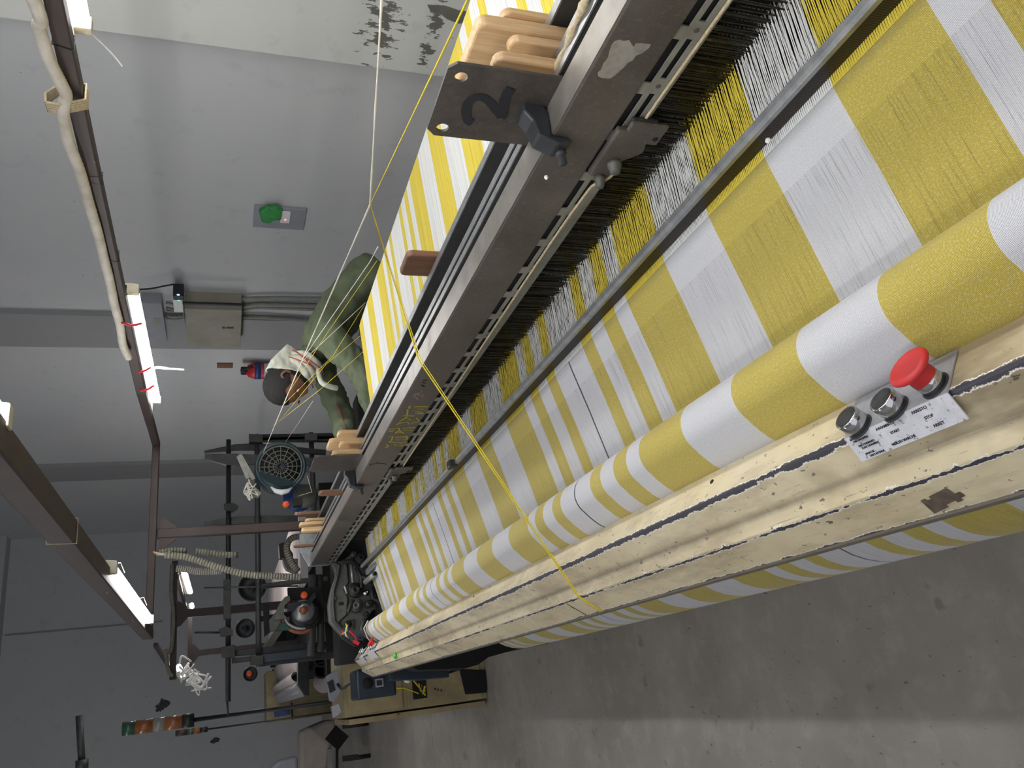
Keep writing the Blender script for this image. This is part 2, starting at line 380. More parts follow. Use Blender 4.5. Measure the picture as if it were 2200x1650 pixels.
    def build(s, name, mat, parent=None, bevel=0, solid=0, loc=None, recalc=True, subd=0):
        if parent is not None:
            L = parent.matrix_basis.translation.copy(); pp = parent.parent
            while pp is not None: L = L + pp.matrix_basis.translation; pp = pp.parent
            base = L
        elif loc is not None: base = Vector(loc)
        else:
            xs = [v.x for v in s.v]; ys = [v.y for v in s.v]; zs = [v.z for v in s.v]
            base = Vector(((min(xs) + max(xs)) / 2, (min(ys) + max(ys)) / 2, min(zs)))
        me = bpy.data.meshes.new(name)
        me.from_pydata([tuple(v - base) for v in s.v], [], s.f); 
        me.polygons.foreach_set('use_smooth', s.sm)
        if s.uv:
            ul = me.uv_layers.new(name='UVMap')
            for lp in me.loops: ul.data[lp.index].uv = s.uv.get(lp.vertex_index, (0, 0))
        if recalc:
            bm = bmesh.new(); bm.from_mesh(me); bmesh.ops.recalc_face_normals(bm, faces=bm.faces); bm.to_mesh(me); bm.free()
        me.materials.append(mat)
        o = bpy.data.objects.new(name, me); C.objects.link(o)
        if parent is not None: o.parent = parent
        else: o.location = base
        if solid:
            md = o.modifiers.new('thickness', 'SOLIDIFY'); md.thickness = solid; md.offset = -1
        if subd:
            md = o.modifiers.new('smooth', 'SUBSURF'); md.levels = subd; md.render_levels = subd
        if bevel:
            md = o.modifiers.new('bevel', 'BEVEL'); md.width = bevel; md.segments = 2; md.limit_method = 'ANGLE'
        return o
def tag(o, label=None, cat=None, group=None, kind=None):
    for k, v in (('label', label), ('category', cat), ('group', group), ('kind', kind)):
        if v: o[k] = v
    return o
def thing(name, loc, label, cat, group=None):
    o = bpy.data.objects.new(name, None); C.objects.link(o); o.location = loc; o.empty_display_size = .1
    return tag(o, label, cat, group)
def arc(cx, cz, r, a0, a1, n=12):
    return [(cx + r * math.cos(math.radians(a0 + (a1 - a0) * i / n)), cz + r * math.sin(math.radians(a0 + (a1 - a0) * i / n))) for i in range(n + 1)]
def smoothpath(pts, k=6):
    P = [Vector(p) for p in pts]; out = []
    for i in range(len(P) - 1):
        a = P[max(i - 1, 0)]; b = P[i]; c = P[i + 1]; d = P[min(i + 2, len(P) - 1)]
        for j in range(k):
            t_ = j / k
            out.append(.5 * ((2 * b) + (c - a) * t_ + (2 * a - 5 * b + 4 * c - d) * t_ * t_ + (3 * b - a - 3 * c + d) * t_ ** 3))
    out.append(P[-1]); return out
def bm_text(txt, size, origin, xdir, updir, mat, parent, name, bold=0.0):
    cu = bpy.data.curves.new(name, 'FONT'); cu.body = txt; cu.size = size; cu.extrude = .0002; cu.offset = bold; cu.align_x = 'LEFT'
    tmp = bpy.data.objects.new(name, cu); C.objects.link(tmp)
    dg = bpy.context.evaluated_depsgraph_get(); me = bpy.data.meshes.new_from_object(tmp.evaluated_get(dg))
    C.objects.unlink(tmp); bpy.data.objects.remove(tmp)
    xd = Vector(xdir).normalized(); ud = Vector(updir).normalized(); nd = xd.cross(ud); o = Vector(origin)
    mb = MB(); mb.add([o + xd * v.co.x + ud * v.co.y + nd * v.co.z for v in me.vertices], [tuple(p.vertices) for p in me.polygons])
    return mb.build(name, mat, parent, recalc=False)

# ================================================================== THE ROOM
WX = 3.3; YF = 15.6; XL = -7.5; YN = -4.0; ZC = 5.45
def struct(name, mb, mat): return tag(mb.build(name, mat), kind='structure')
struct('floor', MB().box(XL - .2, WX + .3, YN - .2, YF + .2, -.1, 0), M['floor'])
struct('wall_right', MB().box(WX, WX + .2, YN, YF + .2, 0, ZC), M['wall'])
struct('wall_far', MB().box(XL, WX, YF, YF + .2, 0, ZC), M['wall'])
struct('wall_left', MB().box(XL - .2, XL, YN, YF, 0, ZC), M['wall'])
struct('ceiling', MB().box(XL - .2, WX + .2, YN - .2, YF + .2, ZC, ZC + .2), M['ceil'])
struct('trim_1', MB().box(WX - .10, WX, 2.40, 3.42, 0, ZC), M['wallb'])
struct('trim_2', MB().box(WX - .05, WX, 6.71, 7.36, 0, ZC), M['walld'])
struct('trim_3', MB().box(WX - .05, WX, 11.14, 11.84, 0, ZC), M['walld'])
struct('trim_4', MB().box(XL, WX, YF - .30, YF, 5.04, ZC), M['wall'])
# crack running down the far wall
pts = [at(10 + 340 * i / 14, 1365 - 30 * i / 14 + random.uniform(-.8, .8), YF - .004) for i in range(15)]
struct('trim_5', MB().stroke(pts, .026, (0, -1, 0), .004), M['walld'])

# ================================================================== LIGHTS ON RAILS
def tube_light(X, Z, y0, y1, label, hw=.012):
    """batten under/beside the rail: housing, glowing tube, end caps, clips"""
    t = thing('tube_light', (X, y0, Z), label, 'lamp', 'fluorescent battens on the light rails')
    MB().box(X - hw, X + .02, y0, y1, Z - .012, Z + .022).build('housing', M['fix'], t, bevel=.003)
    MB().cyl((X + .006, y0 + .02, Z - .030), (X + .006, y1 - .02, Z - .030), .014, 12).build('tube', M['tube'], t)
    for y in (y0, y1 - .022):
        MB().prism([(X - .012, y, Z - .046), (X + .022, y, Z - .046), (X + .026, y, Z - .02), (X + .02, y, Z + .022), (X - .012, y, Z + .022)], (0, .022, 0)).build('end_cap', M['fix'], t, bevel=.002)
    return t
def rect_rail(name, path, w, label, mat=None):
    mb = MB()
    P = [Vector(p) for p in path]
    for a, b in zip(P, P[1:]): mb.beam(a, b, w, w * .9)
    return tag(mb.build(name, mat or M['brown'], bevel=.003), label, 'rail')
# the light frame of the striped loom
back_rail = [(1.30, -.2, 1.915), (1.30, 1.3, 1.92), (1.292, 1.85, 1.925), (1.27, 2.45, 1.925), (1.215, 3.14, 1.92), tuple(at(322, 905, 3.85))]
lf = thing('light_frame', (.8, 3.85, 1.2), 'brown square-tube light frame standing over the yellow striped loom', 'frame')
mb = MB()
for a, b in zip(back_rail, back_rail[1:]): mb.beam(a, b, .036, .034)
mb.build('back_rail', M['brown'], lf, bevel=.003)
MB().beam(at(321, 900, 3.83), at(336, 955, 4.22), .034, .034).beam(at(336, 948, 4.22), at(319, 1366, 4.22), .036, .034).build('cross_rail', M['brown'], lf, bevel=.003)
MB().beam((.374, -.6, 1.900), at(318, 1362, 4.22), .050, .046).build('front_rail', M['brown'], lf, bevel=.003)
pt = at(338, 1148, 4.25)
MB().beam(pt, (pt.x, 4.25, .0), .044, .044, up=(0, 1, 0)).build('post', M['brown'], lf, bevel=.003)
MB().prism([(pt.x - .075, 4.235, pt.z - .01), (pt.x + .075, 4.235, pt.z - .01), (pt.x + .075, 4.235, pt.z - .03), (pt.x + .03, 4.235, pt.z - .09), (pt.x - .03, 4.235, pt.z - .09), (pt.x - .075, 4.235, pt.z - .03)], (0, .010, 0)).build('gusset', M['brown'], lf)
def wrap(parent, c, wd, mat=None, name='wire_tie', r=.0012, dy=.012):
    x, y, z = c; h = wd / 2
    MB().tube([(x - h, y, z + h), (x + h, y, z + h), (x + h, y + dy, z - h), (x - h, y + dy, z - h), (x - h, y, z + h)], r, 5, False).build(name, mat or M['black'], parent)
for y, xx, zz in ((1.42, 1.298, 1.921), (1.87, 1.292, 1.925), (2.23, 1.278, 1.925)): wrap(lf, (xx, y, zz), .0375)
fe = at(318, 1362, 4.22); ft = (1.80 + .6) / 4.82; wrap(lf, (.374 + (fe.x - .374) * ft, 1.80, 1.9 + (fe.z - 1.9) * ft), .052, M['rope'], r=.0012)
tube_light(1.425, 1.935, .20, 1.53, 'lit batten on the back rail above the steel plate marked 2', .06)
tube_light(1.370, 1.935, 2.62, 3.70, 'lit batten with red ties on the back rail beside the wall boxes', .06)
tube_light(.415, 1.940, .05, 1.20, 'glaring lit batten cut off by the left edge of the photo')
tube_light(.415, 1.940, 2.42, 3.72, 'lit batten with wire clips at the free end of the brown front rail')
for y in (2.55, 3.3):
    c = MB().tube([(.37, y, 1.93), (.44, y, 1.965), (.455, y, 1.90), (.425, y, 1.888)], .0012, 5, False).build('wire_clip', M['rope'], lf)
# red ties and rag
for i, (q0, q1, q2) in enumerate((((262, 693), (282, 699), (304, 695)), ((298, 800), (310, 797), (323, 790)), ((301, 839), (316, 837), (330, 829)))):
    tag(MB().tube(smoothpath([ax(*q, 1.19) for q in (q0, q1, q2)], 4), .0042, 6).build("cable_tie", M["tiered"]),
        ['red tie around the lit batten, nearest of three', 'red tie around the lit batten just behind the hanging white lint', 'red tie around the lit batten nearest its far end'][i], 'tie', 'red ties on the batten')
random.seed(3)
p0 = Vector((1.24, 3.38, 1.93))
tag(MB().tube(smoothpath([p0, p0 + Vector((.08, .02, -.02)), p0 + Vector((.16, .0, -.03)), p0 + Vector((.17, .02, -.09)), p0 + Vector((.165, .02, -.15))]), [.006] * 6 + [.007] * 6 + [.006] * 6 + [.004] * 7, 7).build('lint_strand', M['fluff']),
    'white lint strand hanging from the lit batten with red ties', 'lint')
tag(MB().tube(smoothpath([(1.43, 1.53, 1.90), (1.44, 1.56, 1.89), (1.435, 1.60, 1.86), (1.42, 1.62, 1.84)]), .0018, 5).build('thread_end', M['fluff']), 'frayed white thread end hanging at the end of the nearest back batten', 'thread')
# white conduit lashed on top of the back rail
cp = [(1.262, -.2, 2.02), (1.262, .9, 2.01)] + [tuple(ax(x, y, X_)) for x, y, X_ in ((72, 0, 1.262), (84, 60, 1.262), (104, 125, 1.26), (130, 178, 1.262), (142, 205, 1.266), (136, 240, 1.25), (146, 300, 1.25), (172, 370, 1.25), (192, 440, 1.25), (211, 505, 1.245), (223, 555, 1.24), (236, 605, 1.235), (246, 655, 1.225), (258, 700, 1.215), (264, 740, 1.205), (276, 768, 1.20))]
sp = smoothpath(cp, 14)
tag(MB().tube(sp, [.0125 + .0007 * (i % 2) for i in range(len(sp))], 10).build('cable_conduit', M['conduit']), 'dusty white flexible conduit tied along the brown back rail', 'conduit')
mb = MB()
for k in range(5):
    y = 1.560 + k * .007
    mb.tube([(1.249, y, 1.972), (1.272, y, 1.974), (1.313, y + .004, 1.944), (1.314, y + .008, 1.901), (1.272, y + .006, 1.900), (1.247, y, 1.948), (1.249, y, 1.972)], .0030, 6, False)
tag(mb.build('string_lashing', M['rope']), 'beige string lashing around the conduit and brown rail', 'string')

# ================================================================== THE YELLOW STRIPED LOOM
D = lambda d: EYE - d
loom = thing('weaving_loom', (.6, 2.0, 0), 'big cream and steel weaving loom with the yellow and white striped cloth', 'loom')
Y0, Y1 = -.35, 4.12
# front cover: top face, steep face, groove, lip, lower face (hollow underneath)
TB = Vector((.231, 0, D(.622))); R1 = Vector((.1865, 0, D(.591))); G1 = Vector((.1530, 0, D(.623))); R2 = Vector((.1290, 0, D(.630))); B1 = Vector((.1012, 0, D(.675)))
prof = [(.231, D(.650)), (TB.x, TB.z), (R1.x, R1.z), (.1835, D(.593)), (G1.x, G1.z), (.1315, D(.6255)), (R2.x, R2.z), (B1.x, B1.z), (.105, D(.678)), (.116, D(.668)), (.215, D(.650))]
mb = MB(); NY = 60
for a in range(1): mb.prism([(x, Y0, z) for x, z in prof], (0, Y1 - Y0, 0))
cover = mb.build('front_cover', M['cream'], loom, bevel=.0015)
MB().box(.0985, .122, Y0, Y1 - .01, D(.694), D(.674)).build('cover_lip', M['strip'], loom, bevel=.002)
# seams across the lower face
MB().beam((R2 * .92 + B1 * .08) + Vector((-.0004, 1.50, .0004)), (R2 * .05 + B1 * .95) + Vector((-.0004, 1.505, .0004)), .0012, .0008).build('cover_seam', M['mark'], loom)
# dark rubbed square on the lower face
q = [ax(*p_, .118) for p_ in ((1985, 1062), (2040, 1050), (2062, 1082), (2010, 1098))]
fn = Vector((-.045, 0, .0278)).normalized()
def onface(x, y, off=.0006):      # a point of the lower face seen at this pixel
    p0 = (R2 + B1) / 2; r = ray(x, y); t_ = (p0 - CAM).dot(fn) / r.dot(fn); return CAM + r * t_ + fn * off
mb = MB(); rr = random.Random(5)
for i in range(7):
    for j in range(6):
        if (i in (0, 6) or j in (0, 5)) and rr.random() < .35: continue
        a = i / 7; b = j / 6
        def L(a, b):
            A = onface(1978, 1075).lerp(onface(2008, 1102), b); B_ = onface(2042, 1043).lerp(onface(2080, 1068), b); return A.lerp(B_, a)
        mb.prism([L(a, b), L(a + .15, b), L(a + .15, b + .17), L(a, b + .17)], fn * .0003)
mb.build('worn_patch', simple('brown_rubbed_patch', '#4a4036', '#6b5f50', 90, .8), loom)
# body under the cover and the whole dark frame
MB().box(.36, .52, Y0, 4.05, .66, .93).build('breast_beam', M['void'], loom, bevel=.01)
MB().box(.20, .30, 3.70, 4.12, 0, .90).box(.60, 1.55, 4.05, 4.22, 0, .95).box(.30, .62, 4.0, 4.2, .0, .72).build('end_frame', M['void'], loom, bevel=.01)
MB().box(.62, .70, Y0, 3.9, .80, .93).build('sley', M['void'], loom)
MB().box(1.05, 1.15, Y0, 4.1, .45, .60).build('cross_beam', M['void'], loom)
# rubber coated breast roller behind the cover
bar_c = (.285, D(.611))
MB().cyl((.285, Y0, D(.611)), (.285, 3.74, D(.611)), .0335, 24).build('breast_roller', M['bar'], loom)
MB().cyl((.255, 3.60, D(.66)), (.255, 3.80, D(.66)), .042, 24).build('roller_sleeve', simple('mauve_rubber', '#3c3236', '#2c2427', 14, .5), loom)
# reed and its cap
MB().box(.551, .556, Y0, 3.66, D(.66), D(.574)).build('reed', M['reed'], loom)
reedcap = MB().prism([(.549, Y0, D(.580)), (.548, Y0, D(.5725)), (.552, Y0, D(.5690)), (.5590, Y0, D(.5675)), (.561, Y0, D(.578))], (0, 3.62 - Y0, 0)).build('reed_cap', M['rail'], loom, bevel=.0008)
p_ = Vector((.552, 2.0, D(.568)))
MB().box(.543, .562, 1.965, 1.995, D(.578), D(.555)).box(.546, .555, 1.99, 2.02, D(.572), D(.562)).build('reed_clamp', M['iron'], loom, bevel=.003)
tag(MB().lathe([(0, 0), (.003, .001), (.0035, .004), (0, .007)], (.5455, .612, D(.590)), (-1, 0, .2), 8).build('lint_ball', M['fluff']), 'small white lint ball stuck on the dark reed', 'lint')

# woven cloth: from the fell down behind the roller, then over the roller into the cover
path_back = [(.5385, D(.6018)), (.52, D(.6062)), (.44, D(.628)), (.352, D(.650)), (.338, D(.654)), (.328, D(.665))]
cl = MB().sheet(path_back, Y0, 3.60, 40)
cloth = tag(cl.build('woven_cloth', M['cloth'], loc=(.4, 1.6, .95), solid=.0008, recalc=False), 'taut yellow and white striped cloth between the reed and the breast roller', 'cloth')
over = [(.330, D(.655))] + [(.285 + .0385 * math.cos(math.radians(a)), D(.611) + .0385 * math.sin(math.radians(a))) for a in range(-20, 141, 4)] 
x_, z_ = over[-1]; over += [(x_ - .0075, z_ - .0065), (x_ - .015, z_ - .0145), (x_ - .0225, z_ - .0235), (.2262, D(.622)), (.2258, D(.640))]
cr = MB().sheet(over, Y0, 3.60, 40)
cr = cr.build('roller_cloth', M['clothr'], None, loc=(.28, 1.6, .95), solid=.0006, recalc=False)
tag(cr, 'yellow and white striped cloth curving over the breast roller behind the cream cover', 'cloth')
# yellow ridge of selvedge tape hanging from the far cloth edge
tag(MB().tube([(.320, 3.605, D(.585)), (.29, 3.62, D(.568)), (.25, 3.64, D(.585)), (.235, 3.70, D(.61))], .003, 6).build('selvedge_cord', M['cord']), 'white cord looped at the far end of the breast roller', 'cord')
# lower cloth roll
rc = (.345, D(1.22)); rr_ = .221
circ = [(rc[0] + rr_ * math.cos(math.radians(a)), rc[1] + rr_ * math.sin(math.radians(a))) for a in range(60, 421, 8)]
roll = thing('cloth_roll', (rc[0], 1.6, 0.18), 'large roll of finished yellow and white striped cloth under the loom front', 'cloth roll')
MB().sheet(circ, Y0, 3.42, 2).build('wound_cloth', M['clothb'], roll, recalc=False)
mb = MB()
for r0 in range(1, 12): pass
mb.lathe([(0.0, 0), (.219, 0), (.219, .004), (0, .004)], (rc[0], 3.412, rc[1]), (0, 1, 0), 40); mb.build('roll_end', M['white'], roll)
MB().cyl((rc[0], 3.6, rc[1]), (rc[0], 3.95, rc[1]), .035).build('roll_shaft', M['iron'], roll)

# ---- push-button panel on the cover
tn_ = (R1 - TB).normalized(); tnrm = Vector((-tn_.z, 0, tn_.x)) if Vector((-tn_.z, 0, tn_.x)).z > 0 else Vector((tn_.z, 0, -tn_.x))
def ontop(x, y, off=0.0):         # a point of the sloping top face seen at this pixel
    r = ray(x, y); t_ = (TB - CAM).dot(tnrm) / r.dot(tnrm); return CAM + r * t_ + tnrm * off
def panel(y0, y1, btn, text=True, parent=loom):
    e = bpy.data.objects.new('button_panel', None); C.objects.link(e); e.empty_display_size = .05; e.parent = parent
    e.location = Vector((.2, y0, D(.60))) - parent.location
    o1 = tnrm * .0022; o0 = tnrm * .0004
    def F(f, y, o): p = TB.lerp(R1, f) + o; return (p.x, y, p.z)
    MB().prism([F(.12, y0, o1), F(1.06, y0, o1), F(1.06, y0, o0), F(.12, y0, o0)], (0, y1 - y0, 0)).build('panel_top', M['silver'] if text else M['label'], e, bevel=.0004)
    A = R1 + tn_ * .0035 + o1; B = Vector((.1606, 0, D(.6020)))
    pl = MB().prism([(A.x, y0, A.z), (B.x, y0, B.z), (B.x + .001, y0, B.z - .0015), (A.x + .001, y0, A.z - .0015)], (0, y1 - y0, 0)).build('label_plate', M['label'], e, bevel=.0003)
    up = (A - B).normalized(); n2 = Vector((0, -1, 0)).cross(up)
    if text:
        def T(txt, size, y, f, nm='lettering'): bm_text(txt, size, B.lerp(A, f) + Vector((0, y, 0)) + n2 * .0003, (0, -1, 0), up, M['ink'], pl, nm, .00004)
        T('MARCIA', .0030, y1 - .006, .84); T('DISCONTINUA', .0030, y1 - .008, .73)
        T('DISCONTINUED', .0030, y1 - .010, .52); T('FUNCTIONMENT', .0030, y1 - .012, .41)
        T('MARCHE', .0030, y1 - .011, .18); T('DISCONTINUE', .0030, y1 - .014, .06)
        T('AVVIAMENTO', .0038, y0 + .090, .80); T('START', .0038, y0 + .078, .50); T('MISE EN MARCHE', .0038, y0 + .086, .12)
        T('ARRESTO', .0042, y0 + .044, .82); T('STOP', .0042, y0 + .036, .50); T('ARRET', .0042, y0 + .034, .16)
    axd = (tnrm + Vector((0, -.02, 0))).normalized()
    for (bp, kind) in btn:
        base = Vector(bp) + tnrm * .002
        if kind == 'cap':
            b = MB().lathe([(0.0136, 0), (.0136, .0185), (.0130, .0194), (.0118, .0188), (.0118, .0188)], base, axd, 30).build('push_button', M['chrome'], e)
            MB().lathe([(.0117, .0), (.0117, .0006)], base + axd * .0187, axd, 30).build('button_face', M['blkcap'], b)
            MB().lathe([(.0148, 0), (.0148, .0012), (.0137, .0014)], base, axd, 30).build('gasket', M['blackp'], b)
        else:
            b = MB().lathe([(0.0124, 0), (.0124, .014), (.0116, .016)], base, axd, 30).build('stop_button', M['chrome'], e)
            MB().lathe([(.0142, 0), (.0142, .0012), (.0126, .0014)], base, axd, 30).build('gasket', M['blackp'], b)
            MB().lathe([(.0118, .010), (.0125, .014), (.0122, .024), (.0140, .026), (.0190, .0275), (.0208, .0295), (.0209, .0315), (.0198, .0332), (.0165, .0342), (.0150, .0338), (0, .0334)], base, axd, 40).build('red_mushroom_head', M['red'], b)
    return e
pa = ontop(1812, 962).y; pb = ontop(2038, 850).y
panel(pb, pa, [(ontop(1853, 920), 'cap'), (ontop(1930, 882), 'cap'), (ontop(2015, 832), 'stop')])
def tp(y, f=.5): p = TB.lerp(R1, f); return (p.x, y, p.z)
panel(3.52, 3.68, [(tp(3.66), 'cap'), (tp(3.60), 'cap'), (tp(3.55), 'stop')], text=False)
panel(3.83, 3.95, [(tp(3.92), 'cap'), (tp(3.86), 'cap')], text=False)
# screws in the cover's top face
for (x, y) in ((1530, 1035), (1018, 1282), (875, 1350)):
    p = ontop(x, y); MB().lathe([(0, 0), (.0035, 0), (.003, .0015), (0, .0018)], p, tnrm, 10).build('cover_screw', M['iron'], loom)

MB().prism([at(*q, 3.95) for q in ((845, 1420), (1000, 1380), (1090, 1360), (1200, 1335), (1180, 1382), (1130, 1392), (1092, 1400), (1050, 1412), (1028, 1428), (1000, 1436), (900, 1440))], (0, .15, 0)).build('dark_underbody', M['void'], loom, bevel=.004)  # black filler slab stands in for the shade under the machine
# ---- warp: threads from the reed to the healds, and the sheet behind
rg = random.Random(11)
mb = MB(); y = Y0; k = 0
while y < 3.60:
    up = (k % 2) * 2 - 1; k += 1
    z1 = D(.598) + up * .004 + rg.uniform(-.0012, .0012); x1 = .676 + (k % 4) * .012
    j = rg.uniform(-.0004, .0004)
    a = Vector((.5385, y, D(.6015))); b = Vector((x1, y + j, z1)); c_ = Vector((.905, y, D(.5885))); wd = .00068
    mb.add([a + Vector((0, -wd, 0)), a + Vector((0, wd, 0)), b + Vector((0, wd, 0)), b + Vector((0, -wd, 0)), (a + b) / 2 + Vector((0, 0, -wd)), c_ + Vector((0, wd, 0)), c_ + Vector((0, -wd, 0))], [(0, 1, 2, 3), (0, 4, 1), (2, 4, 3), (3, 2, 5, 6)])
    y += .0015
tag(mb.build('warp_threads', M['warp'], recalc=False), 'open yellow and white warp threads between the reed and the healds', 'threads', kind='stuff')
mb = MB(); y = -.1
while y < 3.125:
    wd = .00120 * rg.uniform(.93, 1.02); j = 0.0
    pr = [(.90, D(.588)), (1.46, D(.548)), (1.50, D(.5455)), (1.525, D(.553)), (1.545, D(.580)), (1.56, D(.68)), (1.62, D(.98))]
    vs = []; 
    for (x, z) in pr: vs += [(x, y - wd + j, z), (x, y + wd + j, z)]
    mb.add(vs, [(2 * i, 2 * i + 1, 2 * i + 3, 2 * i + 2) for i in range(len(pr) - 1)])
    y += .00235
tag(mb.build('warp_sheet', M['warpb'], recalc=False), 'wide sheet of yellow and white warp yarn running back over the whip roller', 'warp yarn', kind='stuff')
MB().cyl((1.495, -.2, D(.585)), (1.495, 3.2, D(.585)), .034, 20).build('whip_roller', M['iron'], loom)
wb = thing('warp_beam', (1.38, 1.4, .18), 'warp beam wound with yellow and white yarn below the warp sheet', 'warp beam')
circ = [(1.38 + .26 * math.cos(math.radians(a)), .50 + .26 * math.sin(math.radians(a))) for a in range(0, 361, 12)]
MB().sheet(circ, -.1, 3.10, 1).build('wound_yarn', M['warpb'], wb, recalc=False)
MB().lathe([(0, 0), (.36, 0), (.36, .012), (0, .012)], (1.38, 3.11, .50), (0, 1, 0), 40).build('flange', M['raild'], wb)
# curtain of loose slack ends beside the sheet edge
mb = MB()
for k in range(14):
    yy = 3.14 + k * .006; mb.tube(smoothpath([(1.46, yy, 1.02), (1.33 - k * .004, yy + .02, .97), (1.15, yy + .01, .99), (.95, yy, 1.02)], 5), .0013, 4, False)
tag(mb.build('slack_warp_ends', M['warpb']), 'few slack warp ends hanging beside the far edge of the warp sheet', 'threads', kind='stuff')

# ---- heald frames
def healds(X, y0, y1, step, seed, parent, z0=.90, z1=D(.520)):
    r_ = random.Random(seed); mb = MB(); y = y0
    while y < y1:
        t0 = r_.uniform(-.003, .003); wd = .0009; th = .0004
        x = X + r_.uniform(-.004, .004)
        mb.prism([(x - th, y - wd + t0, z0), (x + th, y - wd + t0, z0), (x + th, y + wd + t0, z0), (x - th, y + wd + t0, z0)], (r_.uniform(-.002, .002), -t0, z1 - z0))
        y += step * r_.uniform(.7, 1.3)
    return tag(mb.build('healds', M['heald'], parent, recalc=False), kind='stuff')
FEND = 4.22
fr = thing('heald_frame', (.69, 2.0, .9), 'front heald frame with the wide grey bar, slotted strip and yellow crayon writing', 'heald frame', 'heald frames in a row')
MB().box(.665, .711, Y0, FEND, D(.487), D(.4090)).build('bar', M['bar'], fr, bevel=.003)
MB().box(.6665, .7112, Y0, FEND, D(.4092), D(.4080)).build('bar_top', M['bartop'], fr, bevel=.0004)
mb = MB(); zs0, zs1 = D(.5275), D(.485)       # slotted strip with a real row of slots
mb.box(.667, .6695, Y0, FEND, zs0, 1.1065).box(.667, .6695, Y0, FEND, 1.1155, 1.122)
y = Y0
while y < FEND - .1:
    mb.box(.667, .6695, y, y + .027, 1.1065, 1.1155); mb.box(.667, .6695, y + .010, y + .030, 1.122, zs1); y += .0925
mb.build('slotted_strip', M['slot'], fr)
mb = MB(); y = Y0 + .013
while y < FEND - .1: mb.cyl((.6665, y, 1.111), (.669, y, 1.111), .0035, 10); y += .0925
mb.build('rivets', M['bar'], fr)
MB().box(.6725, .676, Y0, FEND - .05, zs0 + .002, zs1).build('heald_rod', M['void'], fr)
healds(.674, Y0, 3.60, .0026, 1, fr, z1=D(.522)); healds(.690, Y0, 3.60, .0030, 2, fr, z1=D(.500))
# string stretched along the strip
pts = [(.664, -.3, 1.105), (.664, .30, 1.098), (.664, .77, 1.100), (.655, .845, 1.098), (.655, .87, 1.112), (.66, .92, 1.115), (.664, 1.2, 1.112), (.664, 2.3, 1.097), (.664, 2.42, 1.096)]
tag(MB().tube(smoothpath(pts, 8), .0022, 6).build('frame_string', M['rope']), 'beige string stretched along the slotted strip of the front heald frame', 'string')
# bracket with bolts
def bracket(y, s=1.0):
    MB().box(.656, .662, y - .062 * s, y - .022 * s, D(.556), D(.50)).build('tongue', M['bar'], fr, bevel=.006)
    MB().cyl((.655, y - .036 * s, D(.547)), (.6565, y - .036 * s, D(.547)), .004, 12).build('hole', M['void'], fr)
    b = MB().prism([(.655, y - .045 * s, D(.487)), (.655, y - .045 * s, D(.535)), (.655, y - .005 * s, D(.545)), (.655, y + .02 * s, D(.52)), (.655, y + .045 * s, D(.535)), (.655, y + .06 * s, D(.515)), (.655, y + .055 * s, D(.487))], (.010, 0, 0))  .build('bracket', M['bar'], fr, bevel=.003)
    for (dy, dz, r_) in ((.020, .512, .010), (.055, .505, .0085)):
        MB().lathe([(r_, 0), (r_, .007), (r_ * .8, .009), (r_ * .75, .016), (r_ * .5, .018), (0, .018)], (.655, y + dy * s, D(dz)), (-1, 0, .1), 6 if dy > .03 else 16).build('bolt', M['ironl'], b)
    return b
bracket(.80); bracket(2.44); 
MB().box(.659, .666, .735, .765, D(.54), D(.50)).build('bracket', M['iron'], fr, bevel=.004)
mb = MB(); ps = [ax(x, y, .6655) for x, y in ((1313, 97), (1320, 88), (1330, 84), (1340, 87), (1352, 85), (1357, 94), (1362, 100), (1366, 92), (1380, 92), (1398, 94), (1394, 102), (1378, 114), (1366, 118), (1360, 128), (1348, 134), (1340, 144), (1322, 160), (1310, 168), (1295, 167), (1285, 163), (1284, 155), (1292, 148), (1296, 136), (1306, 124), (1309, 110))]
mb.prism(ps, (-.0009, 0, 0)).build('torn_label', M['paper'], fr)
# crayon writing (yellow) and black scribbles on the bar
mb = MB()
def scr(pts, wd=.0045): mb.stroke([ax(740 + x / 5.5, 800 + y / 5.5, .6645) for x, y in pts], wd, (-1, 0, 0), .0006)
for g in ([(770, 400), (765, 425)], [(750, 435), (740, 500), (715, 510)], [(700, 512), (820, 515)], [(830, 405), (985, 405)], [(870, 430), (930, 432)], [(835, 455), (890, 470)], [(905, 470), (925, 480)], [(840, 485), (930, 490)],
          [(660, 575), (720, 540), (735, 520)], [(655, 600), (745, 585), (775, 610)], [(850, 535), (885, 575), (790, 605), (750, 610)], [(745, 540), (785, 560)], [(620, 620), (660, 590)],
          [(520, 670), (590, 668)], [(525, 695), (585, 692)], [(610, 665), (640, 655), (655, 680), (615, 705), (605, 720)], [(620, 710), (690, 715)], [(690, 660), (825, 652)], [(700, 685), (810, 680)], [(660, 690), (700, 718)],
          [(520, 760), (570, 755), (560, 800), (525, 825)], [(525, 825), (740, 825)], [(600, 765), (720, 760)], [(610, 795), (640, 800)], [(740, 750), (735, 795), (690, 795)], [(640, 870), (700, 868)], [(500, 850), (520, 870), (490, 890)], [(600, 850), (602, 862)], [(650, 840), (690, 850)]): scr(g)
mb.build('crayon_writing', M['inky'], fr)
mb = MB()
for g in ([(300, 1105), (310, 1085), (380, 1080), (400, 1060)], [(400, 1078), (470, 1075), (490, 1090)], [(930, 95), (975, 92)], [(920, 120), (960, 130)], [(905, 150), (950, 165), (920, 170)]): scr(g, .003)
mb.build('marker_scribble', M['mark'], fr)
mb = MB(); r9 = random.Random(4)
for k in range(26):
    x = 870 + r9.uniform(-60, 60); y = 275 + r9.uniform(-40, 40) - (x - 870) * .4
    mb.stroke([ax(740 + x / 5.5, 800 + y / 5.5, .6646), ax(740 + (x + r9.uniform(-20, 26)) / 5.5, 800 + (y + r9.uniform(-14, 14)) / 5.5, .6646)], .002, (-1, 0, 0), .0004)
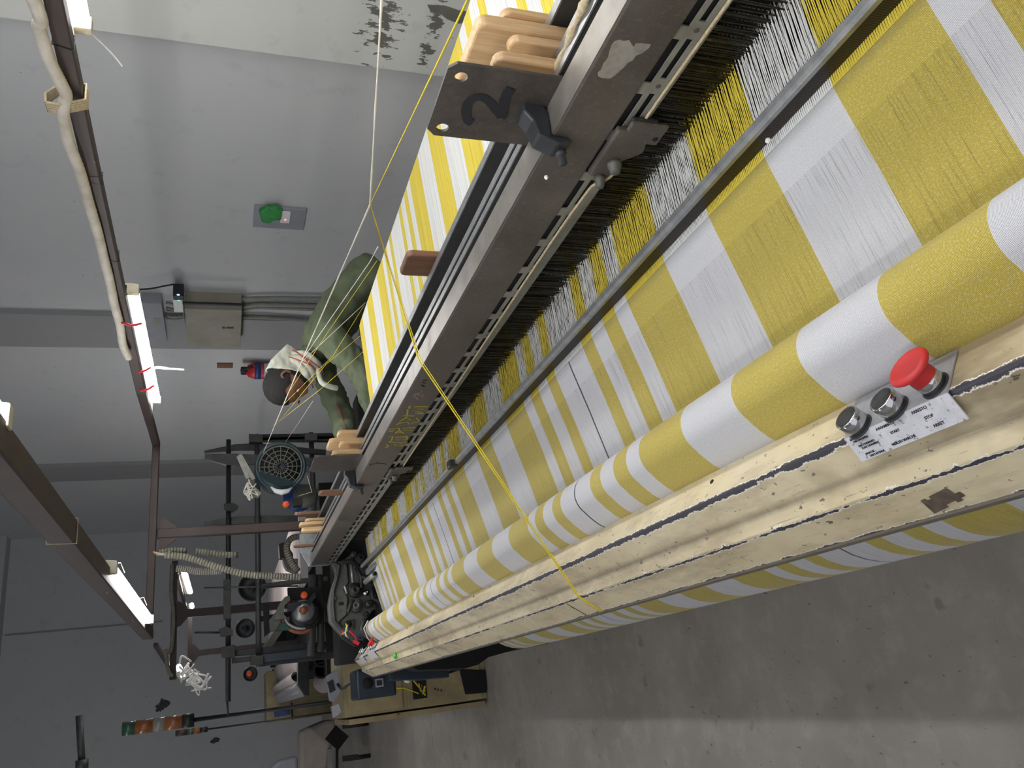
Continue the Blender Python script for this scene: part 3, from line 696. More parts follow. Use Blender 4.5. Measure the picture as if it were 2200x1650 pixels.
mb.build('scraped_spot', simple('bare_scrape', '#8f7866', '#a38c78', 90, .7), fr)
mb = MB(); MB().prism([(.662, FEND - .03, D(.50)), (.662, FEND - .03, D(.40)), (.74, FEND - .03, D(.36)), (.83, FEND - .03, D(.36)), (.83, FEND - .03, D(.50))], (0, .02, 0)).build('end_bracket', M['rail'], fr, bevel=.002)
frames = [(.728, .010, 1.21, 'second heald frame squeezed close behind the wide grey bar'), (.775, .012, 1.195, 'third heald frame with a light top edge between the wooden blocks'), (.850, .014, 1.19, 'rearmost heald frame, nearest the open warp sheet')]
for i, (x, th, zt, lb) in enumerate(frames):
    f = thing('heald_frame', (x, 2.0, .9), lb, 'heald frame', 'heald frames in a row')
    MB().box(x, x + th, Y0, 4.16, zt - .075, zt).build('rail', M['raild'], f, bevel=.0015)
    MB().box(x - .001, x + th + .001, Y0, 4.16, zt - .0012, zt + .0012).build('rail_top', M['rail'], f)
    MB().box(x - .012, x - .001, Y0, 4.16, zt - .060, zt - .045).build('guide_strip', M['slot'], f)
    healds(x + .01, Y0, 3.6, .0040, 20 + i, f, z1=zt - .07)

# plates clamped to the bar
def steel_plate(y0, y1, label, hole=True, two=True, ztop=1.361):
    e = thing('steel_plate', (.712, (y0 + y1) / 2, 1.20), label, 'plate')
    nz = 24
    mb = MB(); ch = .010
    outl = [(y0, 1.17), (y0, ztop - ch), (y0 + ch, ztop), (y1 - ch * 1.2, ztop), (y1, ztop - ch * 1.2), (y1, 1.17)]
    if two:   # face with two real holes: built as bands around them
        bm = bmesh.new(); hs = [(y0 + .022, ztop - .020), (y1 - .017, ztop - .020)]
        vs = [bm.verts.new((0, a, b)) for a, b in outl]; eds = [bm.edges.new((vs[i], vs[(i + 1) % len(vs)])) for i in range(len(vs))]
        for (hy, hz) in hs:
            hv = [bm.verts.new((0, hy + .0085 * math.cos(2 * PI * k / 20), hz + .0085 * math.sin(2 * PI * k / 20))) for k in range(20)]
            eds += [bm.edges.new((hv[k], hv[(k + 1) % 20])) for k in range(20)]
        bmesh.ops.triangle_fill(bm, use_beauty=True, edges=eds)
        r = bmesh.ops.extrude_face_region(bm, geom=bm.faces[:])
        bmesh.ops.translate(bm, vec=(.004, 0, 0), verts=[v for v in r['geom'] if isinstance(v, bmesh.types.BMVert)])
        bmesh.ops.recalc_face_normals(bm, faces=bm.faces)
        me = bpy.data.meshes.new('plate'); bm.to_mesh(me); bm.free()
        for v in me.vertices: v.co += Vector((.711, 0, 0)) - e.location
        me.materials.append(M['plate']); o = bpy.data.objects.new('plate', me); C.objects.link(o); o.parent = e
    else:
        mb.prism([(.711, a, b) for a, b in outl], (.004, 0, 0)).build('plate', M['plate'], e, bevel=.0008)
    return e
pl = steel_plate(.735, .872, 'dark steel plate marked with a black 2, clamped to the grey bar')
mb = MB()
def c4(x, y): return ax(920 + x / 5.157, y / 5.157, .7105)
two = smoothpath([c4(*p) for p in ((490, 1360), (440, 1335), (415, 1250), (430, 1165), (480, 1100), (555, 1075), (630, 1092), (690, 1140), (745, 1210), (795, 1270), (818, 1296))], 4)
mb.ribbon(two, .0125, (-1, 0, 0), .0006)
mb.ribbon(smoothpath([c4(*p) for p in ((800, 1300), (822, 1270), (830, 1180), (850, 1085), (880, 1020), (915, 975))], 4), .0135, (-1, 0, 0), .0009)
mb.build('painted_number', M['mark'], pl)
pl2 = steel_plate(2.415, 2.590, 'blank dark steel plate on the grey bar in front of the round feeder', two=False)
def clamp(y, label):
    e = thing('screw_clamp', (.68, y, D(.41)), label, 'clamp', 'black screw clamps on the bar')
    MB().prism([(.655, y - .012, D(.435)), (.650, y - .012, D(.415)), (.662, y - .012, D(.388)), (.685, y - .012, D(.383)), (.700, y - .012, D(.372)), (.722, y - .012, D(.375)), (.722, y - .012, D(.400)), (.700, y - .012, D(.4075)), (.664, y - .012, D(.4075)), (.662, y - .012, D(.435))], (0, .030, 0)).build('jaw', M['blackp'], e, bevel=.003)
    MB().lathe([(.008, 0), (.008, .008), (.006, .009), (.006, .020), (.004, .022), (.0038, .010)], (.656, y + .006, D(.424)), (-1, .5, -.35), 14).build('screw', M['blackp'], e)
    return e
clamp(.800, 'black screw clamp holding the steel plate marked 2'); clamp(2.60, 'black screw clamp holding the blank steel plate')
tag(MB().lathe([(0, 0), (.003, .002), (.003, .005), (0, .008)], (.655, .862, D(.425)), (-1, 0, 0), 7).build('lint_ball', M['fluff']), 'tiny white lint tuft stuck beside the clamp of the plate marked 2', 'lint')
# wooden spacers between the frames
def spacer(X, y0, y1, zt, label, group, th=.014, mat='wood', tilt=0.0):
    c = .010; z0 = 1.12
    mb = MB().prism([(X, y0, z0), (X, y0, zt - c), (X, y0 + c * .5, zt - c * .25), (X, y0 + c * 1.2, zt), (X, y1 - c, zt), (X, y1 - c * .2, zt - c * .4), (X, y1, zt - c * 1.3), (X, y1, z0)], (th, 0, 0))
    for v in mb.v: v.y += (v.z - z0) * tilt
    return tag(mb.build('wooden_spacer', M[mat], bevel=.0035), label, 'wooden block', group)
g1 = 'wooden spacers beside the plate marked 2'
spacer(.716, .744, .775, 1.258, 'short pine spacer closest to the steel plate marked 2', g1, .010)
spacer(.745, .752, .784, 1.292, 'tall narrow pine spacer standing second from the plate marked 2', g1, .016)
spacer(.790, .762, .790, 1.262, 'pine spacer half hidden between the wide block and the narrow one', g1, .014)
spacer(.822, .775, .900, 1.300, 'widest pine spacer with a knot, behind the plate marked 2', g1, .022)
spacer(.876, .800, .855, 1.250, 'rearmost pine spacer of the near group, lying against the warp sheet', g1, .016)
spacer(.878, 1.475, 1.565, 1.250, 'single brown wooden block standing alone before the warp sheet', None, .016, 'woodd')
g2 = 'wooden spacers at the worker\'s hands'
for (X, y0, y1, zt, th, lb) in ((.876, 2.700, 2.76, 1.245, .016, 'rear pine spacer nearest the green sleeve'), (.815, 2.60, 2.70, 1.290, .016, 'tallest pine spacer of the middle group, second from the sleeve'), (.790, 2.545, 2.60, 1.262, .014, 'short pine spacer third from the green sleeve'), (.742, 2.500, 2.61, 1.294, .016, 'pine spacer beside the blank steel plate')):
    spacer(X, y0, y1, zt, lb, g2, th)
spacer(.726, 2.93, 2.985, 1.292, 'single dark wooden block just beyond the blank steel plate', None, .012, 'woodd')
g3 = 'wooden spacers near the far end of the bar'
for (X, y0, y1, zt, th, mt, lb) in ((.876, 3.95, 4.01, 1.285, .016, 'woodd', 'dark rear spacer of the far group by the brown post'), (.815, 3.82, 3.88, 1.262, .014, 'wood', 'short light spacer second in the far group'), (.780, 3.74, 3.80, 1.296, .016, 'wood', 'light spacer third in the far group'), (.742, 3.69, 3.74, 1.292, .018, 'wood', 'front light spacer of the far group with a white knot of cord')):
    spacer(X, y0, y1, zt, lb, g3, th, mt)
spacer(.728, 3.99, 4.02, 1.305, 'last thin dark spacer beyond the far group', None, .012, 'woodd')
# frayed ribbon on the near frame rails
pts = [(.742, .40, 1.222), (.742, .52, 1.215), (.741, .62, 1.216), (.742, .70, 1.212), (.740, .78, 1.205)]
sp = smoothpath(pts, 6); tag(MB().tube(sp, [.005 + .0025 * math.sin(i * 1.9) for i in range(len(sp))], 6).build('frayed_cord', M['rope']), 'frayed beige cord lying on the rails behind the grey bar', 'cord')

# ================================================================== FAR END MECHANISM (selvedge side of the loom)
YP = 3.98
def P(x, y, Y=YP): return at(620 + x / 5.5, 1150 + y / 5.5, Y)
outl = [(510, 320), (640, 300), (760, 210), (860, 260), (920, 340), (1000, 470), (1080, 620), (1150, 720), (1190, 830), (1000, 880), (930, 980), (880, 1150), (800, 1290), (640, 1200), (540, 1100), (480, 1020), (465, 820), (500, 640), (560, 470)]
mech = MB().prism([P(*q) for q in outl], (0, .05, 0)).build('side_plate', M['ironl'], loom, bevel=.006)
edge = [(510, 320), (600, 360), (580, 480), (530, 650), (525, 820), (540, 1020), (640, 1090)]
MB().tube([P(*q, YP - .012) for q in edge], .008, 8).build('plate_rim', M['raild'], loom)
mb = MB().tube([P(*q, YP - .006) for q in ((690, 340), (710, 560), (650, 640), (700, 740), (685, 940), (610, 1010), (600, 1060))], .004, 6); mb.build('panel_seam', M['void'], loom)
MB().tube([P(*q, YP - .012) for q in ((700, 1010), (780, 1000), (770, 1110))], .003, 6).build('seam', M['void'], loom)
def gear(x, y, r, h, mat, nm='gear', teeth=0):
    c = P(x, y, YP); R = r / 5.5 * YP * 1.02 / FPX
    mb = MB().lathe([(0, 0), (R, 0), (R, .6 * h), (R * .92, h * .7), (R * .6, h * .7), (R * .55, h), (R * .25, h), (R * .22, h * .8), (0, h * .8)], c, (0, -1, 0), 28)
    return mb.build(nm, M[mat], loom)
gear(780, 655, 82, .05, 'iron'); gear(785, 840, 70, .05, 'ironl', 'bearing_cap'); gear(905, 688, 33, .05, 'chrome', 'chrome_knob'); gear(935, 820, 40, .07, 'iron'); gear(1055, 785, 40, .08, 'iron', 'shaft_end'); gear(1075, 670, 48, .06, 'iron'); gear(545, 750, 22, .02, 'ironl', 'bolt'); gear(910, 935, 30, .03, 'iron', 'bolt'); gear(830, 300, 60, .10, 'void'); gear(760, 240, 36, .06, 'iron'); gear(700, 1050, 40, .02, 'void', 'cable_hole')
MB().box(*(lambda a, b: (min(a.x, b.x), max(a.x, b.x), YP - .003, YP + .01, min(a.z, b.z), max(a.z, b.z)))(P(590, 790), P(655, 825))).build('slot', M['void'], loom, bevel=.004)
for k, (pp, r_, mt) in enumerate((([(740, 340), (760, 560)], .007, 'rail'), ([(800, 380), (860, 500), (865, 620)], .010, 'iron'), ([(660, 600), (690, 690)], .006, 'rail'), ([(860, 480), (1000, 560)], .012, 'iron'), ([(760, 760), (700, 900), (720, 920)], .010, 'iron'), ([(850, 330), (1000, 300)], .012, 'raild'), ([(640, 320), (740, 300), (840, 380)], .012, 'void'), ([(980, 600), (990, 740), (1120, 800)], .012, 'iron'), ([(900, 980), (860, 1090), (880, 1230)], .010, 'raild'))):
    MB().tube([P(*q, YP - .045) for q in pp], r_, 8).build('linkage_rod', M[mt], loom)
# cutter/temple device and round nozzle at the cloth edge
e = thing('temple_holder', P(1000, 380, 3.5), None, None)
for k in ('label', 'category'):
    if k in e: del e[k]
L0 = e.location.copy(); e.parent = loom; e.location = L0 - loom.location
MB().beam(P(930, 440, 3.55), P(1075, 305, 3.40), .024, .02).build('arm', M['rail'], e, bevel=.005)
MB().lathe([(.008, 0), (.008, .02), (.0045, .022), (.0045, .03)], P(1068, 300, 3.40) + Vector((0, 0, 0)), P(1068, 300, 3.40) - P(930, 440, 3.55), 14).build('tip', M['slot'], e)
MB().cyl(P(910, 550, 3.60), P(1020, 455, 3.46), .012, 16).build('nozzle', M['slot'], e)
MB().cyl(P(1020, 455, 3.458), P(1024, 452, 3.455), .008, 16).build('nozzle_bore', M['void'], e)
# cable bunch
for k, (pp, mt) in enumerate((([(680, 1040), (700, 1090), (650, 1150), (660, 1180)], 'bluer'), ([(680, 1040), (690, 1120), (640, 1170), (700, 1230)], 'yarn'), ([(720, 1130), (790, 1200), (800, 1240)], 'tiered'), ([(640, 1130), (660, 1190), (740, 1250)], 'tiered'), ([(700, 1060), (670, 1150), (700, 1220), (760, 1260)], 'white'), ([(790, 1190), (860, 1180), (880, 1230), (820, 1230)], 'bluer'))):
    MB().tube(smoothpath([P(*q, YP - .05) for q in pp], 5), .0045, 6).build('cable', M[mt], loom)
MB().beam(P(620, 1190, YP - .05), P(790, 1300, YP - .05), .016, .016).build('cable_sleeve', M['black'], loom)
MB().beam(P(765, 1250, YP - .06), P(830, 1285, YP - .06), .014, .014).build('red_plug', M['tiered'], loom)
# near-black block stands in for the darkness behind the mechanism
MB().box(.18, .98, 4.16, 4.34, .50, 1.10).build('dark_backing', M['void'], loom, bevel=.01)

# navy drive boxes below the far end of the cover
bx = thing('drive_box', (.08, 4.6, .70), 'navy blue drive box with a round opening and a square socket below the cover end', 'box')
MB().box(.005, .16, 4.60, 4.85, .742, .955).build('case', M['blueb'], bx, bevel=.012)
MB().lathe([(0, 0), (.030, 0), (.030, .004), (0, .004)], at(790, 1468, 4.60), (0, -1, 0), 24).build('opening', M['void'], bx)
a = at(806, 1459, 4.597); b = at(824, 1475, 4.597)
MB().box(min(a.x, b.x), max(a.x, b.x), 4.592, 4.602, min(a.z, b.z), max(a.z, b.z)).build('socket', M['greyplate'], bx)
a = at(809, 1462, 4.59); b = at(821, 1472, 4.59)
MB().box(min(a.x, b.x), max(a.x, b.x), 4.589, 4.595, min(a.z, b.z), max(a.z, b.z)).build('socket_face', M['black'], bx)
tag(MB().prism([at(*q, 4.3) for q in ((832, 1437), (962, 1431), (966, 1455), (900, 1461), (838, 1462))], (0, .10, 0)).build('drive_box', M['blueb'], bevel=.006), 'long navy blue motor guard hanging under the far end of the cover', 'box')
tag(MB().lathe([(0, 0), (.012, .004), (.014, .02), (.006, .034), (0, .036)], at(880, 1463, 4.36), (.3, -.4, 1), 10).build('white_tag', M['white']), 'small white tag dangling below the navy motor guard', 'tag')

# green fluff and yellow thread on the cover near its far end
p = Vector((.153, 3.46, D(.640)))
tag(MB().lathe([(0, 0), (.010, .002), (.012, .008), (.007, .014), (0, .016)], (.145, 3.22, D(.625)), (0, 0, 1), 9).build('green_clip', M['lime']), 'bright green plastic bit lying in the cover groove near the far end', 'plastic bit')

# ================================================================== YARNS AND CORDS
def strand(name, pts, r, mat, label, cat, group=None, n=6, fuzz=0, sm=False):
    P_ = smoothpath(pts, 5) if sm else [Vector(p) for p in pts]
    if fuzz:
        out = []
        for a, b in zip(P_, P_[1:]):
            for k in range(12): out.append(a.lerp(b, k / 12))
        out.append(P_[-1]); P_ = out
        R = [r * random.uniform(.75, 1.35) for _ in P_]
    else: R = r
    return tag(MB().tube(P_, R, n, True).build(name, M[mat]), label, cat, group)
node = at(795, 440, 1.62)
bar_edge = ax(905, 772, .664); bar_edge.z += .001
rid = Vector((.1275, 0, 0)); r_ = ray(1245, 1281); rid = CAM + r_ * ((.1275) / r_.x)
low = onface(1292, 1311, .002)
reedp = None
feed_top = at(655, 750, 3.0)
for k, (dx, dz) in enumerate(((0, 0), (.0035, .0012), (.0018, .003))):
    o = Vector((0, dx, dz))
    strand('yellow_yarn', [at(1003 + k * 3, 0, .70) + o * .3 + (at(1003, 0, .70) - node) * .6, node + o * .3, bar_edge + o * 1.6, rid + o, low + o, at(1345, 1303, low.y * .985)], .0009, 'yarn',
           'three parallel yellow yarns drawn from upper right across the bar, reed and cover', 'yarn', 'yellow yarn bundle crossing the loom', 6)
cordw = at(820, 0, .80)
strand('cotton_string', [cordw + (cordw - node) * .5, node, at(655, 760, 2.75), at(565, 975, 4.28)], .0019, 'cord', 'thick white cord from the top edge of the photo to the round feeder', 'cord', fuzz=1)
strand('cotton_string', [at(812, 530, 1.9), at(795, 562, 2.0), at(654, 766, 2.76)], .0012, 'cord', 'thinner white cord joining the thick cord from the warp side, upper one', 'cord')
strand('cotton_string', [at(785, 650, 3.05), at(650, 776, 2.77)], .0013, 'cord', 'thinner white cord joining the thick cord from the warp side, lower one', 'cord')
strand('cotton_string', [at(672, 862, 3.6), at(646, 902, 3.95), at(610, 955, 4.36)], .0016, 'cord', 'short white cord from below the worker\'s chin to the feeder rim', 'cord')
for k, (a, b, c_) in enumerate((((810, 560, 2.0), (700, 720, 2.6), (617, 848, 3.2)), ((783, 655, 3.05), (715, 765, 3.1), (606, 872, 3.3)), ((781, 716, 3.1), (701, 782, 3.15), (600, 905, 3.6)), ((784, 752, 3.1), (690, 835, 3.2), (588, 915, 3.75)))):
    strand('yellow_thread', [at(*a), at(*b), at(*c_)], .0008, 'yarn', ['fine yellow thread crossing the green jacket, topmost of four', 'fine yellow thread crossing the green jacket to the worker\'s forehead', 'fine yellow thread crossing the scarf, third from the top', 'fine yellow thread crossing the near sleeve, lowest of four'][k], 'thread', 'yellow threads in front of the worker')

# ================================================================== WEFT FEEDER STAND
st = thing('feeder_stand', (.9, 5.2, 0), 'dark steel stand with long horizontal rods holding the weft feeders', 'stand')
def bar2(a, b, r, nm, mt='black', Y=5.2):
    A = at(*a, Y); B = at(*b, Y); return MB().cyl(A, B, r, 12).build(nm, M[mt], st)
bar2((491, 945), (490, 1508), .0150, 'upper_rod'); bar2((552, 934), (556, 1432), .0170, 'lower_rod', 'raild')
def flat(poly, nm, Y=5.2, th=.03, mt='black', par=None):
    return MB().prism([at(*q, Y) for q in poly], (0, th, 0)).build(nm, M[mt], par or st, bevel=.002)
flat([(538, 933), (1180, 935), (1180, 948), (538, 948)], 'upright', 5.23)
flat([(439, 968), (505, 954), (550, 952), (700, 966), (700, 976), (550, 966), (508, 966), (439, 972)], 'arm', 5.19)
flat([(440, 975), (505, 974), (690, 985), (690, 1000), (560, 995), (508, 1000), (486, 998), (440, 985)], 'arm', 5.17, mt='raild')
flat([(438, 1121), (515, 1108), (640, 1107), (640, 1120), (500, 1126), (438, 1127)], 'arm', 5.22, mt='raild')
fx = at(560, 941, 5.245); MB().box(fx.x - .02, fx.x + .02, 5.23, 5.26, 0, fx.z).build('upright', M['black'], st); fx = at(556, 1425, 5.245); MB().box(fx.x - .02, fx.x + .02, 5.23, 5.26, 0, fx.z).build('upright', M['black'], st)
flat([(535, 932), (565, 934), (565, 950), (535, 950)], 'collar', 5.16, .05, 'iron'); flat([(655, 930), (682, 932), (682, 946), (655, 946)], 'collar', 5.18, .05, 'raild')
flat([(481, 1082), (500, 1080), (512, 1086), (512, 1090), (500, 1098), (482, 1096)], 'collar', 5.16, .05, 'black')
bar2((668, 930), (675, 1108), .017, 'lower_rod', 'raild', 5.25)
flat([(474, 1390), (505, 1385), (505, 1412), (476, 1412)], 'collar', 5.15, .06, 'iron'); flat([(538, 1408), (566, 1408), (566, 1428), (538, 1428)], 'collar', 5.15, .05, 'iron')
flat([(500, 1397), (700, 1378), (700, 1394), (500, 1410)], 'arm', 5.24); flat([(498, 1414), (560, 1408), (560, 1418), (498, 1425)], 'arm', 5.22)
flat([(480, 1245), (495, 1245), (497, 1330), (480, 1330)], 'sleeve', 5.18, .04, 'iron')
flat([(560, 1406), (660, 1395), (660, 1412), (560, 1424)], 'arm', 5.20, mt='blueb')
bar2((672, 1235), (668, 1410), .025, 'lower_rod', 'raild', 5.1); bar2((686, 1235), (690, 1400), .022, 'lower_rod', 'iron', 5.12)
bar2((438, 1263), (640, 1259), .005, 'thin_rod', 'raild', 5.15); bar2((418, 1359), (472, 1359), .006, 'thin_rod', 'iron', 5.2); bar2((488, 1508), (490, 1536), .006, 'thin_rod', 'iron', 5.2)
flat([(470, 1352), (486, 1345), (500, 1352), (500, 1365), (474, 1367)], 'collar', 5.15, .05, 'iron')
# the big round feeder
YFD = 4.4
fc = at(603, 1002, YFD)
fd = thing('weft_feeder', fc - Vector((0, 0, .13)), 'round weft feeder with a ribbed grey face in a dark teal housing', 'weft feeder')
n = (CAM - fc).normalized(); n = (n + Vector((-.10, 0, -.02))).normalized()
R0 = 51 / FPX * (fc - CAM).dot(FW)
u_ = n.cross(Vector((0, 0, 1))).normalized(); v_ = u_.cross(n)
bk = (-n * 1.0 + Vector((-.42, 0, .22))).normalized()
MB().lathe([(R0 * .2, -.20), (R0 * .8, -.19), (R0 * .98, -.14), (R0 * 1.03, -.05), (R0 * 1.05, 0), (R0 * 1.05, .012), (R0 * .97, .020), (R0 * .90, .012), (R0 * .88, .006), (0, .006)], fc, n, 44).build('housing', M['teal'], fd)
mb = MB().lathe([(R0 * .88, .004), (R0 * .88, .008), (0, .008)], fc, n, 44)
mb.build('face_disc', M['void'], fd)
mb = MB()
for fr_ in (.86, .66, .48, .30):
    mb.tube([fc + n * .014 + (u_ * math.cos(a) + v_ * math.sin(a)) * R0 * fr_ for a in [2 * PI * k / 40 for k in range(41)]], .0028 if fr_ < .8 else .005, 6, False)
for k in range(16):
    a = 2 * PI * k / 16; d = u_ * math.cos(a) + v_ * math.sin(a)
    mb.beam(fc + n * .014 + d * R0 * .20, fc + n * .014 + d * R0 * .86, .004, .008, up=n)
mb.build('ribbed_grille', M['feedd'], fd)
MB().lathe([(R0 * .2, 0), (R0 * .2, .018), (R0 * .12, .020), (R0 * .11, .012), (0, .012)], fc, n, 24).build('hub', M['blackp'], fd)
body_dir = (at(575, 1075, YFD + .1) - fc); 
MB().tube([fc - n * .03 + body_dir * .05, fc - n * .08 + body_dir * .35, fc - n * .11 + body_dir * .62], [R0 * .98, R0 * .88, R0 * .55], 30).build('drum', M['teal'], fd)
MB().tube([at(582, 1046, YFD - .06), at(592, 1055, YFD - .075), at(605, 1058, YFD - .08), at(618, 1055, YFD - .08), at(628, 1048, YFD - .07)], [.004, .012, .016, .012, .004], 8).build('white_flash', M['white'], fd)
MB().lathe([(.018, 0), (.018, .02), (.012, .024), (0, .024)], at(614, 1084, YFD - .05), (-.2, -1, 0), 16).build('orange_knob', M['orange'], fd)
MB().lathe([(.07, 0), (.085, .03), (.06, .06), (0, .06)], at(640, 1072, 4.75), (0, -1, 0), 24).build('motor_ring', M['bluer'], fd)
MB().lathe([(.06, 0), (.07, .05), (.05, .09), (0, .09)], at(655, 1070, 4.66), (0, -1, 0), 24).build('motor', M['feedd'], fd)
flat([(628, 1072), (650, 1068), (650, 1085), (630, 1088)], 'black_clip', YFD - .02, .04, 'black', fd)
bk1 = flat([(532, 1052), (548, 1045), (562, 1060), (556, 1068), (540, 1064), (528, 1058)], 'bracket', YFD, .03, 'slot', fd)
MB().beam(at(515, 977, YFD), at(545, 1030, YFD), .010, .02).beam(at(512, 980, YFD), at(533, 1028, YFD), .008, .02).build('bracket_arm', M['slot'], fd)
rr = random.Random(8); mb = MB()
for k in range(14):
    a_ = at(rr.uniform(527, 550), rr.uniform(1030, 1072), YFD - .02); b_ = at(rr.uniform(527, 550), rr.uniform(1030, 1072), YFD - .03)
    mb.tube(smoothpath([a_, (a_ + b_) / 2 + Vector((rr.uniform(-.03, .03), 0, rr.uniform(-.03, .03))), b_], 4), .003, 5, False)
tag(mb.build('cord_tangle', M['cord']), 'tangle of white cord knotted around the bracket left of the round feeder', 'cord', kind='stuff')
strand('cotton_string', [at(660, 1022, 4.4), at(670, 1057, 4.4), at(640, 1066, 4.45)], .0018, 'cord', 'slack white cord looping below the round feeder', 'cord')
# second, orange-ringed feeder
Y2 = 4.95
c2 = at(652, 1313, Y2)
f2 = thing('weft_feeder', c2 - Vector((0, 0, .15)), 'open weft feeder with a metal bell and orange brown ring', 'weft feeder')
s2 = (c2 - CAM).dot(FW) / FPX
n2 = Vector((-.30, -1, .05)).normalized()
def arc_px(pts, r, nm, mt, Y): MB().tube(smoothpath([at(x, y, Y) for x, y in pts], 5), r, 8).build(nm, M[mt], f2)
arc_px(((605, 1328), (612, 1342), (624, 1352), (640, 1358), (656, 1357), (668, 1350)), .012, 'orange_ring', 'copper', Y2)
arc_px(((612, 1326), (617, 1338), (629, 1346), (643, 1350), (656, 1349)), .009, 'white_ring', 'silver', Y2 - .01)
arc_px(((668, 1284), (680, 1298), (684, 1318), (680, 1336), (670, 1346), (655, 1342)), .014, 'outer_hoop', 'void', Y2 - .02)
MB().lathe([(26 * s2, .0), (31 * s2, .02), (26 * s2, .03)], at(654, 1316, Y2 - .02), n2, 36).build('black_ring', M['black'], f2)
MB().lathe([(24 * s2, .0), (23 * s2, .03), (17 * s2, .050), (9 * s2, .058), (0, .059)], at(652, 1311, Y2 - .04), n2, 32).build('metal_bell', M['rail'], f2)
MB().lathe([(9 * s2, .0), (8 * s2, .02), (0, .02)], at(652, 1311, Y2 - .105), n2, 20).build('guide_eye', M['copper'], f2)
flat([(600, 1298), (612, 1282), (622, 1280), (624, 1290), (612, 1300), (610, 1320), (618, 1328), (604, 1330), (590, 1332), (594, 1310)], 'bracket', Y2 - .05, .04, 'feedd', f2)
flat([(578, 1332), (596, 1310), (604, 1330), (596, 1352), (580, 1358)], 'bracket', Y2 - .03, .04, 'ironl', f2)
flat([(589, 1345), (612, 1336), (625, 1352), (592, 1356)], 'green_box', Y2 - .02, .05, 'greenb', f2)
flat([(618, 1296), (660, 1290), (676, 1272), (680, 1282), (664, 1302), (640, 1302), (630, 1312), (618, 1314)], 'arm', Y2 - .10, .04, 'black', f2)
MB().lathe([(7.2 * s2, 0), (7.2 * s2, .02), (5 * s2, .024), (0, .024)], at(653, 1279, Y2 - .14), (0, -1, 0), 20).build('orange_knob', M['orange'], f2)
MB().beam(Vector((c2.x, Y2 + .05, c2.z)), at(560, 1330, 5.2), .03, .03).build('mount_arm', M['black'], f2)
flat([(618, 1262), (690, 1262), (700, 1300), (690, 1340), (672, 1350), (686, 1310), (660, 1285), (620, 1290)], 'shroud', Y2 + .03, .05, 'void', f2)
flat([(565, 1296), (578, 1300), (580, 1358), (568, 1368)], 'dark_plate', Y2 + .05, .03, 'void', f2)
# black creel discs further back
for (x, y, r, lb) in ((542, 1262, 29, 'dark disc on the feeder stand between the rods, upper right one'), (527, 1350, 20, 'dark ribbed disc with a short white thread, between the rods'), (500 + 38, 1448, 15, 'small dark feeder with an orange dot on the stand')):
    c3 = at(x, y, 5.6 if r > 18 else 6.4); k3 = (c3 - CAM).dot(FW) / FPX
    o = MB().lathe([(0, -.03), (r * k3, -.03), (r * k3, .008), (r * .92 * k3, .012), (r * .9 * k3, .006), (r * .2 * k3, .006), (r * .18 * k3, .012), (0, .012)], c3, (-.15, -1, 0), 32).build('feeder_disc', M['black'])
    tag(o, lb, 'disc')
tag(MB().lathe([(0, 0), (.02, 0), (.018, .01), (0, .012)], at(536, 1447, 6.3), (0, -1, 0), 14).build('orange_button', M['orange']), 'orange dot on the small dark feeder', 'button')

# ================================================================== HOSES
def hose(pts, r, label, mat='hose'):
    sp = smoothpath(pts, 4); P_ = []
    for a, b in zip(sp, sp[1:]):
        n_ = max(1, int((b - a).length / .002)); P_ += [a.lerp(b, i / n_) for i in range(n_)]
    P_.append(sp[-1])
    e = thing('corrugated_hose', P_[0], label, 'hose', 'grey corrugated hoses')
    MB().tube(P_[::4], r * .87, 12).build('core', M['hosed'], e)
    mb = MB(); k = 1
    while k + 5 < len(P_): mb.tube([P_[k], P_[k + 1], P_[k + 4], P_[k + 5]], [r * .88, r, r, r * .88], 12); k += 6
    tag(mb.build('ribs', M[mat], e), kind='stuff'); return e
hose([at(*q, 3.86) for q in ((352, 1193), (395, 1196), (430, 1206), (480, 1222), (530, 1234), (590, 1238), (646, 1240))], .0155, 'long grey corrugated hose running down from the brown frame to the bar end')
hose([at(*q, 3.90) for q in ((340, 1187), (370, 1183), (404, 1184))], .0135, 'short grey corrugated hose stub on top beside the brown post')
hose([at(*q, 3.95) for q in ((419, 1184), (450, 1188), (480, 1192), (512, 1192))], .0145, 'loose piece of corrugated hose with a cut free end')
hose([at(*q, 4.35) for q in ((668, 1158), (640, 1153), (622, 1160), (616, 1180), (625, 1205), (640, 1228))], .017, 'curved grey hose bending down behind the heald frame end')
hose([at(*q, 5.5) for q in ((378, 1221), (404, 1224), (430, 1228), (476, 1226))], .022, 'wide dusty ribbed hose behind the brown post', 'conduit')
mb = MB()
for k in range(3): mb.tube([at(330 + k * 3, 1186 + k * 3, 3.9), at(350, 1190 + k, 3.84), at(366, 1185 + k * 4, 3.88)], .003, 5)
tag(mb.build('string_lashing', M['rope']), 'string lashing the hoses to the brown cross rail', 'string')

